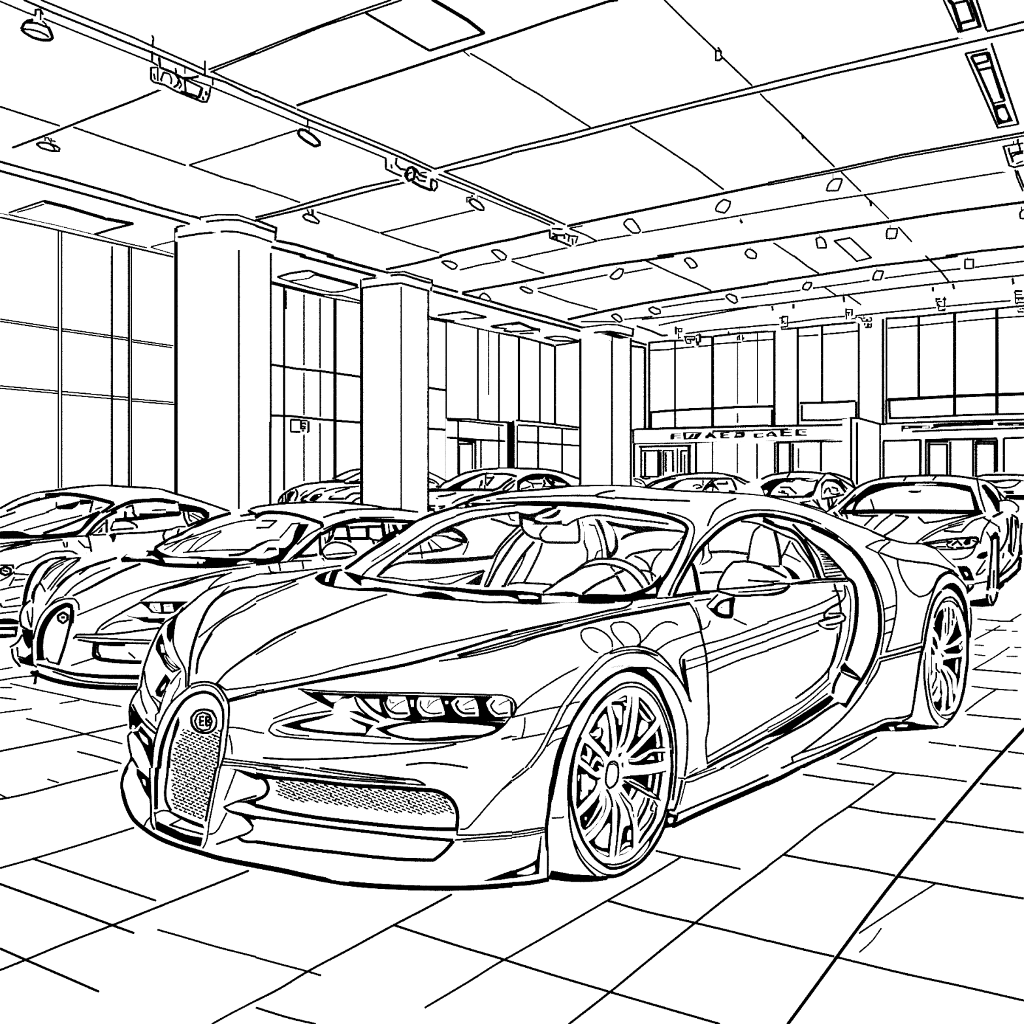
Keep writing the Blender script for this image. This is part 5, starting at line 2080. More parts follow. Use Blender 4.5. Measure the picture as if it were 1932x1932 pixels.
saucer('small tilted oval lamp farther along under the ceiling rail', P4(483, 0, '1605,1510 1640,1495 1690,1530 1722,1570 1720,1588 1680,1582 1630,1550'), '''
@483,0
c4:1605,1515 1640,1500 1690,1530 1720,1570 1718,1588 1680,1582 1630,1550
3:1592,1530 1590,1490 1625,1492
3:1630,1470 1630,1490
''', 366)
# track spot heads on the rail
def track(label, poly, txt, yt):
    return fitting('track_light', label, 'track light', poly, txt, yt, 'track lights on the ceiling rail', .16)
track('nearest multi-lens track light hanging from the rail at upper left', P4(0, 0, '1135,510 1190,508 1300,545 1400,600 1525,660 1585,665 1580,720 1550,772 1500,755 1380,710 1320,680 1240,640 1140,610'), '''
@0,0
4:1140,510 1140,600 1160,620 1240,640 1320,685 1380,710 1480,750 1530,770 1560,768 1580,720 1588,660
3:1140,510 1190,508 1190,610
3:1160,555 1170,600
3.5:1235,545 1215,600 1220,612
3:1235,545 1280,560 1295,600 1290,635
4:1320,555 1350,600 1340,640 1310,660
3:1350,600 1370,640 1350,670
4:1395,600 1400,690
4:1400,600 1520,660 1500,740
5:1365,690 1480,725 1490,745
6:1525,660 1515,700 1500,735
5:1200,440 1210,510 1300,545 1380,590 1440,590 1500,575
3:1440,600 1590,650
5:1555,690 1558,720
4:1530,730 1535,755
3.5:1150,270 1158,290 1150,355
3.5:1148,390 1148,455
3.5:1547,462 1545,560
3:1605,590 1605,645
4:1325,515 1330,550
''', 118)
track('second track light with round lens where rail meets the double beam', P4(483, 0, '980,1200 1060,1250 1130,1270 1180,1258 1230,1310 1340,1350 1368,1385 1360,1430 1320,1445 1240,1410 1180,1375 1120,1345 990,1275'), '''
@483,0
4:980,1198 980,1275 1050,1310 1100,1330
3.5:1020,1240 1025,1270
4:1060,1195 1055,1240 1090,1275 1130,1280
c6:1125,1320 1150,1270 1180,1260 1200,1300 1190,1350 1150,1365
3:1140,1340 1150,1310 1180,1300
5:1170,1258 1210,1280 1235,1320 1290,1340
4:1210,1330 1230,1360 1280,1370
6:1180,1370 1240,1405 1320,1435
5:1325,1350 1320,1400 1330,1440
4:1325,1350 1365,1375 1368,1410 1340,1445
3:1240,1305 1290,1300
''', 300)
track('farthest small track light at the end of the rail', P4(966, 0, '280,1740 330,1722 400,1760 500,1785 490,1830 450,1855 380,1830 290,1795'), '''
@966,0
4:285,1735 285,1795 370,1825 450,1860
4:300,1725 380,1728
3:305,1760 330,1770
4:335,1810 340,1775 395,1775 395,1805
3:400,1760 440,1780 500,1785
3:430,1785 425,1825
3:455,1800 460,1850
3:495,1790 480,1835
4:300,1795 345,1770
''', 432)
# recessed linear lights at the upper right
def recess(name, label, poly, txt, cat):
    mb = MB(); v = [at(x, y, CEIL.hit(x, y)) for x, y in poly]
    mb.prism(v, (0, 0, -.03), W_); mb.trace(Plane((0, 0, HC - .031), (0, 0, 1)), txt, 7, jump=9)
    return tag(mb.build(name), label, cat)
recess('ceiling_light', 'slotted recessed light cut off by the top edge, upper right', P4(1449, 0, '1320,-20 1440,255 1650,230 1570,-20'), '''
@1449,0
3:1325,0 1437,245
8:1365,0 1395,30 1450,200 1455,235
4:1465,235 1600,200
7:1530,0 1560,80 1600,200
4:1575,0 1648,225
5:1500,0 1555,155
5:1410,25 1500,5
6:1460,175 1555,150
''', 'ceiling light')
recess('ceiling_light', 'long slotted recessed light with one black square cell, upper right', P4(1449, 0, '1490,405 1685,330 1890,935 1735,970'), '''
@1449,0
3.5:1490,405 1735,965
3:1735,965 1890,938
4:1687,330 1890,935
4:1490,405 1655,370
6:1535,425 1660,400
5:1570,485 1665,460
5:1590,530 1685,510
5:1535,430 1590,540 1700,790 1745,935
3:1650,410 1660,450
5:1665,400 1700,520 1785,760
2.5:1690,520 1760,740
3:1700,780 1785,762
F:1705,800 1790,780 1850,915 1750,940
W:1735,830 1765,815 1785,820 1810,880 1800,905 1770,905 1745,880
''', 'ceiling light')
mb = None
fitting('track_light', 'square spotlight box cut off by the right edge under a beam', 'track light', P4(1449, 0, '1775,1105 1880,1080 1960,1080 1960,1250 1860,1265 1820,1250'), '''
@1449,0
3.5:1775,1100 1820,1250 1860,1262 1932,1245
3:1775,1105 1890,1085 1925,1082
3.5:1815,1115 1825,1160 1895,1145 1925,1140
3:1895,1090 1905,1145
4:1830,1160 1850,1225
3:1850,1180 1870,1165 1925,1155
3.5:1885,1050 1885,1085
2.5:1875,1235 1925,1215
3:1865,1280 1880,1340 1925,1445
3.5:1880,1285 1932,1415
''', 262, 'track lights on the ceiling rail', .14)
# ceiling hatches ----------------------------------------------------------
def panel(label, tgt, poly, txt, name='ceiling_panel', lift=.012):
    mb = MB(); v = [at(x, y, (tgt.hit(x, y) or 15)) for x, y in poly]
    mb.prism([p - Vector((0, 0, lift)) for p in v], (0, 0, lift * .8), W_); mb.trace(Shift(tgt, -.16), txt, 14, jump=9)
    return tag(mb.build(name), label, 'ceiling panel', 'flush ceiling panels')
panel('large square ceiling panel cut off at the top edge of the picture', CEIL, P4(483, 0, '830,100 1310,382 1720,250 1330,-10 1100,0'), '''
@483,0
5:830,100 1000,200 1200,320 1310,382
5:1310,382 1500,320 1720,252
8:1720,250 1600,155 1450,65 1330,-5
''')
panel('narrow slanted ceiling panel near the right spotlights', CEIL, P4(1449, 0, '500,1818 620,1795 785,1948 665,1972'), '''
@1449,0
3.5:500,1818 620,1795
3:500,1818 630,1932 668,1970
3:625,1800 780,1945
3:668,1972 780,1945
''')
panel('wide soffit panel left of the nearest pillar', SOFF, P4(0, 0, '70,1608 335,1515 1000,1688 720,1768'), '''
@0,0
3:70,1605 200,1560 335,1515
3:130,1600 240,1570 330,1540
8:335,1520 500,1560 800,1650 1000,1688
6:1000,1688 850,1725 720,1765
3:70,1615 130,1635 400,1690 720,1768
''')
panel('soffit panel between the nearest and middle pillars', SOFF, P4(483, 483, '165,158 400,110 780,222 580,272'), '''
@483,483
4:165,158 260,130 400,110 430,122 470,135
8:450,135 600,175 760,220
4:165,160 250,188 400,165 440,140
4:250,190 400,235 570,272 650,265 770,235
''')
panel('small soffit panel right behind the middle pillar', SOFF, P4(483, 483, '1375,450 1580,420 1735,462 1550,478'), '''
@483,483
3.5:1375,448 1500,430 1580,420 1640,437 1735,460
3.5:1550,475 1640,470 1735,463
''')
panel('small patterned soffit panel second behind the middle pillar', SOFF, P4(483, 483, '1775,532 1960,502 2145,560 1990,572'), '''
@483,483
4:1775,532 1850,520 1932,510 1990,502
3.5:1785,538 1890,548
4:1870,562 1932,575
@966,483
5:0,515 60,507 150,545 210,557
3:0,572 130,563 210,555
3:60,585 160,583
3:205,550 208,572
''')
panel('last soffit panel against the farthest pillar', SOFF, P4(966, 483, '245,615 400,606 500,642 330,642'), '''
@966,483
3:245,617 320,607 400,609 500,640
3:245,617 330,640 500,645
''')
# sprinkler heads and hooks
def hook(label, pts, w, yt, grp='small ceiling hooks and sprinklers'):
    d = (HC - EYE) * F_PX / (CY - yt); mb = MB()
    mb.line(Depth(d), pts, w, True)
    a = at(pts[0][0], pts[0][1], d); mb.tube([a, Vector((a.x, a.y, HC + .03))], [.004, .004], K_)
    return tag(mb.build('ceiling_hook'), label, 'hook', grp)
fitting('ceiling_sensor', 'small triangular sensor on the long diagonal ceiling line', 'sensor', P4(966, 0, '1537,380 1575,375 1588,435 1570,455 1537,457'), '''
@966,0
4:1538,380 1538,455 1565,455 1588,437
3:1555,360 1580,390 1575,415 1590,435
3:1540,380 1575,390
''', 92, None, .05)
hook('hook on the long diagonal ceiling line, lower of two', P4(1449, 0, '262,1020 262,1050'), [5, 4], 254)
hook('hook near the end of the long diagonal ceiling line', P4(1449, 0, '775,1515 777,1558'), [6, 4], 377)
hook('tiny hook beside the slanted ceiling line above the front roof', P4(966, 0, '1722,1660 1738,1685'), [5, 5], 412)
for i, (a, w) in enumerate([('32,378 36,412', 'leftmost'), ('192,363 192,398', 'second'), ('570,305 575,350', 'third'), ('1244,235 1246,268', 'fourth'), ('1395,210 1405,252', 'fifth'), ('1845,168 1852,215', 'rightmost')]):
    hook('%s in the line of short black hangers over the back windows' % w, P4(1449, 483, a), [4, 4], 483 + float(a.split(',')[1].split()[0]) / 4 - 8)
# spotlights fixed above the back windows
def wallspot(label, poly, txt):
    xs = [p[0] for p in poly]; ys = [p[1] for p in poly]; d = WBP.hit(sum(xs)/len(xs), sum(ys)/len(ys)) - .25
    return fitting('wall_spotlight', label, 'spotlight', poly, txt, None, 'spotlights above the back windows', .16, dd=d, wm=.55)
wallspot('boxy spotlight pair above the leftmost back window', [(1290,634),(1310,634),(1316,629),(1323,631),(1322,648),(1318,653),(1313,653),(1312,646),(1303,648),(1296,648)], '''
@1230,590,.10352
5:580,435 780,435 780,480 640,490
5:610,440 610,500 640,560 710,560 700,490
4:700,490 780,500
3:800,415 890,395 890,540
F:790,520 890,520 860,560 870,600 805,605 805,560
3:810,460 810,520
3:865,370 865,530
''')
wallspot('small square spotlight left of the boxy pair above back window', [(1275,619),(1287,619),(1287,626),(1278,632),(1274,632)], '''
@1230,590,.10352
7:435,265 437,395
4:440,290 545,290 545,345 480,345 485,295
3:485,370 485,480
3:480,450 530,450
''')
wallspot('tiny spotlight on the second mullion of the back window', [(1392,631),(1402,631),(1403,642),(1392,643)], '''
@1230,590,.10352
4:1560,430 1560,510
3:1590,400 1600,500
3:1650,400 1650,510
5:1670,445 1670,490
3:1560,430 1600,430
5:1385,345 1400,360 1395,395
''')
S4 = 260/1932
wallspot('spotlight above the pier left of the middle back window', [(1440+x*S4, 540+y*S4) for x, y in [(250,420),(345,420),(345,560),(330,600),(255,600),(262,540)]], '''
@1440,540,.13458
4:225,445 320,430
4:260,420 345,425 340,510 345,560 260,575
5:265,440 265,520 290,490
4:290,520 320,520
5:255,560 260,605 330,600
3:300,570 320,575
''')
wallspot('spotlight above the right part of the middle back window', [(1440+x*S4, 540+y*S4) for x, y in [(1150,320),(1255,320),(1250,470),(1165,470)]], '''
@1440,540,.13458
5:1160,320 1160,390
4:1150,325 1250,325
5:1248,325 1242,410
3:1175,370 1215,370 1195,380 1195,410
4:1165,400 1165,470
3:1230,460 1330,440
3:1310,410 1290,470
''')
wallspot('spotlight at the top of the pier between back windows', [(1440+x*S4, 540+y*S4) for x, y in [(1335,435),(1520,435),(1520,575),(1430,580),(1420,510),(1340,490)]], '''
@1440,540,.13458
4:1335,435 1380,450 1390,490 1515,490
4:1400,450 1430,445
4:1490,440 1518,445 1518,490
4:1425,520 1420,550
5:1430,575 1515,575 1515,520
5:1470,520 1470,575
4:1460,555 1490,530
5:1440,470 1470,470
''')
S5 = 192/1932
wallspot('spotlight over the large right back window', [(1740+x*S5, 530+y*S5) for x, y in [(265,330),(450,325),(430,565),(290,565),(290,400)]], '''
@1740,530,.09938
7:265,345 350,340
8:400,345 445,350
4:265,330 265,390
4:300,390 370,390
5:290,400 290,470
4:425,310 425,470
3:300,440 330,470
4:310,485 310,560 430,565 430,520
4:320,485 430,485
5:380,550 430,545
''')
wallspot('spotlight at the right picture edge over the back window', [(1740+x*S5, 530+y*S5) for x, y in [(1765,180),(1980,180),(1980,430),(1765,435)]], '''
@1740,530,.09938
8:1765,190 1890,195
4:1780,260 1890,260
4:1750,215 1770,240 1770,420
6:1780,325 1932,320
4:1830,340 1830,375
4:1770,430 1820,430
4:1800,410 1932,410
4:1865,340 1920,345
@1740,530,.09938
F:1800,520 1840,570 1932,570 1932,605 1820,605 1805,585
4:1855,520 1870,550
5:1890,520 1932,530
''')
# notice on the window between the pillars
mb = MB(); nt = Shift(WLP, -.08)
v = [at(x, y, nt.hit(x, y)) for x, y in [(548, 792), (581, 793), (582, 816), (548, 815)]]
mb.prism(v, Vector((0, .03, 0)), W_)
mb.trace(Shift(nt, -.01), '''
@483,483
3.5:262,1235 262,1325
4:260,1235 335,1237
4:260,1327 335,1328
3:335,1240 390,1243
4.5:396,1245 397,1330
4:340,1240 340,1308
3:350,1265 370,1260 375,1275
3:345,1285 375,1290
3:350,1305 375,1300
4:385,1330 397,1330
3:345,1320 365,1320
''', 18, jump=9)
tag(mb.build('wall_notice'), 'small framed notice on the glass between the nearest and middle pillars', 'notice')
# ================================================================= the other cars
def simple_wheel(body, u, v, w, R, parent, side, m=W_):
    hub = body.pt(u, v, w); out = body.dirs()[1] * side; k = body.k
    o = bpy.data.objects.new('wheel', None); COL.objects.link(o); o.parent = parent; WORLD[o.name] = WORLD[parent.name]
    mb = MB(); mb.lathe(hub, out, (0, 0, 1), [(-.26*k, R*.8*k), (-.26*k, R*.93*k), (-.23*k, R*k), (-.03*k, R*k), (0, R*.95*k), (0, R*.86*k), (-.2*k, R*.8*k)], W_, 32)
    mb.build('tyre', o)
    mb = MB(); mb.lathe(hub - out * .04, out, (0, 0, 1), [(-.02, R*.86*k), (0, R*.8*k), (0, .0001)], W_, 24); mb.build('rim', o)
BODIES = [('main', car)]
def cabin_fill(b, root):  # added point lamp, unseen, put in to brighten the dark cabin
    ld = bpy.data.lights.new('cabin_fill', 'POINT'); ld.energy = 14 * b.k ** 2; ld.shadow_soft_size = .08
    lo = bpy.data.objects.new('cabin_fill', ld); COL.objects.link(lo); lo.parent = root
    lo.location = Vector(b.place(np.array([1.25, 0, 1.02]))) - WORLD[root.name]
cabin_fill(car, sports_car)
def other_car(O, fw, scale, outline, label, parts, res=(120, 34, 10), sigma=.28, iters=6, hscale=1.0, group='low sports cars with horseshoe grilles', reach=60, wheels=True, name='sports_car', extra=None):
    """parts: {name: (polygon or None, trace text, glass?)}"""
    b = Body(O, fw, scale, res, hscale); b.wind = -1
    b.fit(outline, sigma=sigma, iters=iters, reach=reach)
    root = thing(name, (float(O[0]), float(O[1]), 0), label, 'car', group)
    C, PX = b.facepx(); UVb = np.array([b.uvw[list(f)].mean(0) for f in b.faces])
    g = {k: [] for k in parts}; rest = []
    for k in range(len(b.faces)):
        u, v, w = UVb[k]
        if wheels and abs(v) > .5 and w < .8 and (u**2 + (w - .335)**2 < .385**2 or (u - 2.7)**2 + (w - .352)**2 < .415**2): continue
        x, y = PX[k]; hit = None
        for nm, pr in parts.items():
            if pr[0] and inpoly(x, y, pr[0]):
                h = b.surf.face(x, y)
                if h == k or (h is not None and abs(C[h][1] - C[k][1]) < .10 * scale): hit = nm
                break
        if hit: g[hit].append(k)
        else: rest.append(k)
    dflt = float(O[1]); objs = {}
    for nm, (poly, txt, gl) in parts.items():
        mb = b.part(rest if nm == 'body' else g[nm], m=GL_ if gl else W_)
        mb.trace(b.surf, txt, dflt, jump=.8, lift=max(.005, .0025 * dflt))
        if mb.v: objs[nm] = mb.build(nm, root)
    cabin_fill(b, root)
    BODIES.append((label, b))
    if wheels:
        for s_ in (1, -1):
            simple_wheel(b, 0, .985 * s_, .335, .335, root, s_); simple_wheel(b, 2.7, .985 * s_, .352, .352, root, s_)
    return b, root, objs
def Q(ox, oy, s, k=.25): return [(ox + float(a.split(',')[0]) * k, oy + float(a.split(',')[1]) * k) for a in s.split()]
# --- second car -----------------------------------------------------------
OUT2 = [(806,971),(788,966),(758,961),(733,957),(708,953),(680,950),(638,948.5),(583,948),(528,950.5),(483,957),(455,961),(430,966),(400,979),(370,993),(325,1015),(298,1031),(280,1035),(250,1036),(212,1038.5),(172,1044),(150,1050),(125,1051),(108,1052.5),(90,1060),(72,1070),(60,1082),(50,1103),(44,1121),(41,1141),(37,1160),(37.5,1178),(41,1190),(41,1199),(32,1212),(20,1221),(22,1240),(35,1257),(52,1262),(67,1277),(100,1286),(140,1296),(155,1298),(210,1301),(262,1303)]
WS2 = Q(0, 966, '1190,290 1400,180 1560,90 1740,25 1932,5') + Q(483, 966, '60,20 150,25 300,45 420,75 480,100 470,140 330,240 250,300 180,360 0,380') + Q(0, 966, '1900,380 1720,350 1500,340 1280,320')
SG2 = Q(483, 966, '345,325 420,250 480,190 600,130 700,100 800,85 1000,85 1170,85 1060,160 900,240 800,300 760,300 700,250 600,230 530,255 490,310 480,330')
T2_BODY = '''
@0,966
7-9-8-6-5:180,690 205,570 245,470 300,400 380,360 500,340
6:175,700 195,620 220,540
3:250,690 262,600 300,530 345,450 400,395 480,358 600,345
2.5:360,580 430,490 520,400 610,345
2.5:380,590 450,500 530,420 600,360
2:330,510 400,440 480,390
2:320,500 380,430 470,380 540,352
F:232,650 240,600 290,520 265,600 255,680
3:300,530 320,560 340,600
5:570,455 650,420 760,385 880,345
3:600,470 700,400 880,350
3:430,560 480,510 570,455
3:345,700 400,620 500,510 570,455
2.5:360,720 430,655 480,640
3:490,630 560,560 620,520 740,455 830,420
4-6-5:550,632 680,570 800,505 900,455 1060,390
3:585,780 800,690 1000,610 1200,550 1500,485 1700,440 1890,415
3-6-4:1060,670 1200,600 1400,545 1550,500 1700,470
2.5:1200,590 1350,545 1500,490
4:555,955 580,925 720,925 900,915 1050,895 1200,875
3:560,945 700,950 900,960 1155,970
4:590,965 720,985 900,988 1150,992
9-9-8:715,990 708,1080 740,1105 800,1117 940,1130 1095,1137
6:740,992 850,1002 940,1003
3:740,1000 740,1060 760,1090
3:540,1158 640,1125 720,1100
3:970,1060 1020,1105
5:1160,985 1110,1060 1095,1140
4-7-9-10:280,1150 430,1190 520,1215 700,1237 1060,1247
9-11-10:240,1210 400,1268 600,1308 840,1326 1060,1327
3:400,1205 600,1270 800,1292 1050,1298
4:75,1020 130,985 165,930
4:90,1030 100,1100 150,1165
F:165,880 235,910 235,1020 215,1035 185,990
3:130,1020 135,1090 190,1105 240,1070
F:130,1100 180,1110 240,1070 240,1130 270,1170 220,1160 150,1140
3:240,890 240,1000 245,1150 275,1170
4:160,860 200,885 240,905
3:205,745 215,810 235,870
3:245,720 245,780 235,870
4:225,670 180,710 160,750 150,800 160,860
3.5:720,925 740,885 850,800 930,755
3:765,890 850,840 1000,815
2:1175,830 1240,845
@483,966
3:180,382 300,370 420,365
3:350,375 360,430
3:170,370 185,445
3:95,410 110,450 150,460
4:510,410 580,408 650,402
@0,966
6-5-7:262,1300 268,1260 280,1200
'''
T2_LAMP = '''
@0,966
4:1050,685 1200,684 1415,682
4:920,758 1050,688
F:1060,690 1405,686 1360,730 1300,765 1200,768 1140,762 1100,715
W:1135,692 1205,690 1215,755 1160,752 1128,720
W:1235,700 1300,695 1310,750 1240,750
3:1160,700 1175,740 1190,745
3:1255,715 1285,710
F:930,762 980,785 1110,792 1250,800 1235,832 1090,832 1030,805 970,790
W:1120,796 1200,796 1200,801 1120,801
'''
T2_GRILLE = '''
@0,966
3:250,960 270,880 300,800 350,730 430,675 500,655 560,655 590,690 597,740
14-14-14-14-12-10:305,1110 300,1000 320,890 360,810 430,735 500,700 538,712
7-7-6:540,715 538,790 525,870
5-6:525,860 490,1000 440,1150
3:275,1115 340,1112
3:350,1100 370,1130 440,1148
c5:475,757 510,780 510,812 475,840 440,815 437,785
F:460,785 490,785 490,805 460,805
3:545,760 535,860
2.5:555,740 550,840
'''
T2_WS = '''
@0,966
F:908,355 950,320 1080,290 1110,275 1180,265 1200,290 1260,320 1500,335 1720,345 1940,345 1940,386 1720,417 1350,420 1200,407 1110,382 920,380
W:990,350 1120,335 1150,330 1200,362 1130,350 1040,352
W:1230,345 1400,350 1690,372 1690,385 1400,388 1250,382
3:1380,305 1600,290 1880,285
6:1725,325 1810,320 1932,262
2.5:1240,285 1340,230 1460,165
2.5:1300,300 1380,230 1500,190
2.5:1415,300 1500,210 1670,140
2.5:1470,290 1670,150
7:1170,270 1260,215 1400,150 1500,98 1600,52 1740,8
3:1240,250 1500,170 1700,100 1850,65 1932,60
@483,966
6:-55,-10 0,20
9-7-8:0,38 50,10 150,3 300,22 420,58 495,85 500,110
5:-120,30 0,10
4:40,65 155,65
4:155,65 95,118
4:95,118 0,120
5:0,45 20,10
F:320,90 405,88 330,210 250,300 190,372 100,395 0,405 0,350 100,345 170,318 170,268 220,268 270,220 290,150
F:35,335 90,265 150,265 160,290 100,290
3:335,85 270,90 230,140 180,195
3:0,250 100,215 180,212
2.5:0,265 90,220
'''
T2_ROOF = '''
@483,966
3.5:490,120 400,170 310,245
2.5:490,150 380,250 240,370
2.5:470,190 330,300 270,370
4:510,40 600,10 670,0
@483,483
3.5:630,1925 720,1915 1000,1908 1100,1908
@483,966
2.5:510,130 600,90 750,48
2.5:780,40 1040,40
@483,483
4:-40,1908 0,1895 100,1880 180,1872 400,1860 620,1862 790,1875 900,1887 1000,1907 1100,1917 1220,1932
'''
T2_SG = '''
@483,966
7-9-9-8:500,165 600,112 700,77 790,63 950,65 1100,70 1200,76
7:300,345 390,260 490,165
6:480,165 487,320
6:310,332 400,330 460,322
5:590,110 690,110
8:690,110 700,180 710,230
6:580,160 600,110
7:590,200 720,200 850,200
9:840,120 842,200
6:710,118 830,112 950,108
9:955,90 970,190
5:850,195 880,210 890,240
3:1000,90 1010,190
F:1020,92 1100,95 1200,77 1060,170 1020,190 960,215 900,240 960,180 1040,140
W:1060,100 1100,95 1100,130 1080,135
4:880,210 940,215
2.5:520,190 525,240
3:555,150 545,210 530,235
7:580,175 540,230
'''
T2_MIR = '''
@483,966
c4:500,290 530,255 580,230 650,235 720,265 758,300 750,328 700,345 600,352 530,350 503,315
3:530,325 650,312 755,305
4:540,355 650,345 720,335
F:425,390 450,365 510,345 520,380 510,410 480,408
'''
O2 = np.array([-2.06, 6.52])
b2, car2, p2 = other_car(O2, MAINF, .95, OUT2, 'low sports car directly left of the front car, partly hidden by its fender', {
 'windshield': (WS2, T2_WS, True), 'side_window': (SG2, T2_SG, True),
 'grille': (Q(0, 966, '240,1120 250,960 270,880 300,800 350,730 430,675 500,655 560,655 590,690 590,760 540,900 500,1020 450,1170 350,1130'), T2_GRILLE, False),
 'headlight': (Q(0, 966, '920,755 1050,685 1415,682 1300,790 1240,835 1090,835 980,800'), T2_LAMP, False),
 'body': (None, T2_BODY + T2_ROOF, False)}, res=(200, 50, 14), sigma=.26)
mb = MB(); mc = at(641, 1039, b2.inv(641, 1039, v=1.0).y); a_, l_, z_ = b2.dirs()
mb.ellipsoid(mc, l_ * .125, a_ * .085, z_ * .058, W_, 20, 12, .85); m2 = Surf(mb.v, mb.f); mb.trace(Multi([m2]), T2_MIR, mc.y); mb.build('wing_mirror', car2)
# --- third car (far left) -------------------------------------------------
OUT3 = [(438,966),(432,964),(400,953),(362,940),(327,930),(307,924),(280,920.5),(245,918.5),(210,917),(185,916),(150,918.5),(110,924),(57,933),(25,945),(0,958)]
WS3 = Q(0, 483, '0,1932 200,1870 450,1815 640,1840 760,1870 600,2060 500,2090 340,2090 0,2075')
SG3 = Q(0, 483, '700,2100 870,1945 960,1885 1200,1860 1350,1885 1380,1932 1360,1955 1200,1970 1040,2000 900,2060')
T3_BODY = '''
@0,483
4:0,1905 100,1850 230,1800 440,1765 600,1742 740,1732 980,1742 1120,1750 1230,1765 1310,1790 1450,1830 1600,1880 1730,1925
2.5:130,1880 300,1825
5:50,1925 200,1865 330,1830 450,1810
2.5:350,1800 345,1812
@0,966
3:0,240 230,215 480,190 640,180
3:0,265 230,220
4-3:0,300 130,250 300,230 470,210
3:20,290 150,265 240,245
3.5:665,180 680,240 690,300
3:590,215 640,265 690,270
3:475,225 490,265 505,265 505,225
3:1400,110 1350,110 1290,130 1240,140
4:1250,135 1230,180 1245,220
3.5:1350,130 1340,160
4:880,165 1150,150 1300,130
F:0,395 105,395 112,430 95,430 85,410 0,410
c5:40,415 78,430 80,460 40,478 5,460 5,430
3:20,440 60,450
3:0,520 60,490 110,450
3:105,465 230,475
3:110,515 205,505
3:0,590 80,570 200,555
3:70,560 110,490
3:40,670 150,645
3:20,720 160,705
3:0,765 135,750
F:-20,810 100,805 150,825 150,850 -20,850
F:-20,868 150,862 145,940 0,955 -20,955 -20,920 110,920 110,895 -20,893
4:0,690 15,720
3.5:120,430 150,405 250,370 380,305 470,297 550,300 590,325 690,312
'''
T3_WS = '''
@0,483
6-9-8:345,1800 550,1800 700,1825 855,1865
F:600,1835 690,1840 690,1870 600,1880
F:430,1885 540,1862 605,1845 600,1862 545,1912 500,1915 430,1905
4:700,1850 680,1932
6:860,1870 770,1935
3:720,1910 770,1895
3:425,1860 425,1900 460,1910
3:350,1932 420,1905
@0,966
3:0,120 200,50 370,0
3:180,140 400,80 620,25
4:0,40 120,0
6:330,160 450,120 600,60 750,0
F:-30,148 165,148 215,167 330,167 520,150 600,130 650,70 720,0 770,0 700,70 640,130 590,172 480,187 350,195 0,202 -30,202
'''
T3_SG = '''
@0,966
7-6:650,185 730,90 830,20 880,0
5:805,60 805,150
3:680,175 760,110 790,80
F:730,165 775,105 772,150
3:700,175 800,170
9:870,62 1000,52 1200,28 1360,8
6:945,0 945,60
5:1000,0 1030,40
F:1050,8 1250,8 1250,-5 1360,-5 1360,30 1200,42 1050,45
@0,483
4-7-7-7-9:840,1935 920,1885 960,1868 1060,1850 1200,1847 1320,1858
F:1340,1865 1450,1880 1560,1920 1580,1945 1480,1935 1400,1930 1350,1925
3:800,1935 920,1875 1000,1845 1090,1838 1240,1836 1350,1860
4:950,1900 1000,1880 1010,1932
3:1150,1920 1250,1915
@0,966
4:1385,0 1395,50 1420,100
3:1420,0 1430,60 1450,70
2:1430,20 1500,60
2:1450,10 1530,50
F:1500,-5 1580,0 1580,45 1550,50
6:1420,105 1480,80 1560,50
'''
T3_MIR = '''
@0,966
4:835,130 860,75 920,65 980,72 1030,100 1035,125
4:835,137 1010,123
F:765,215 810,175 870,155 880,175 865,225 815,238
'''
O3 = np.array([-4.44, 8.46])
b3, car3, p3 = other_car(O3, MAINF, .97, OUT3, 'leftmost sports car, cut off by the left edge of the picture', {
 'windshield': (WS3, T3_WS, True), 'side_window': (SG3, T3_SG, True), 'body': (None, T3_BODY, False)}, res=(160, 40, 12), sigma=.3)
mb = MB(); mc = at(234, 991, b3.inv(234, 991, v=1.0).y); a_, l_, z_ = b3.dirs()
mb.ellipsoid(mc, l_ * .10, a_ * .08, z_ * .04, W_, 20, 12, .85); m3 = Surf(mb.v, mb.f); mb.trace(Multi([m3]), T3_MIR, mc.y); mb.build('wing_mirror', car3)
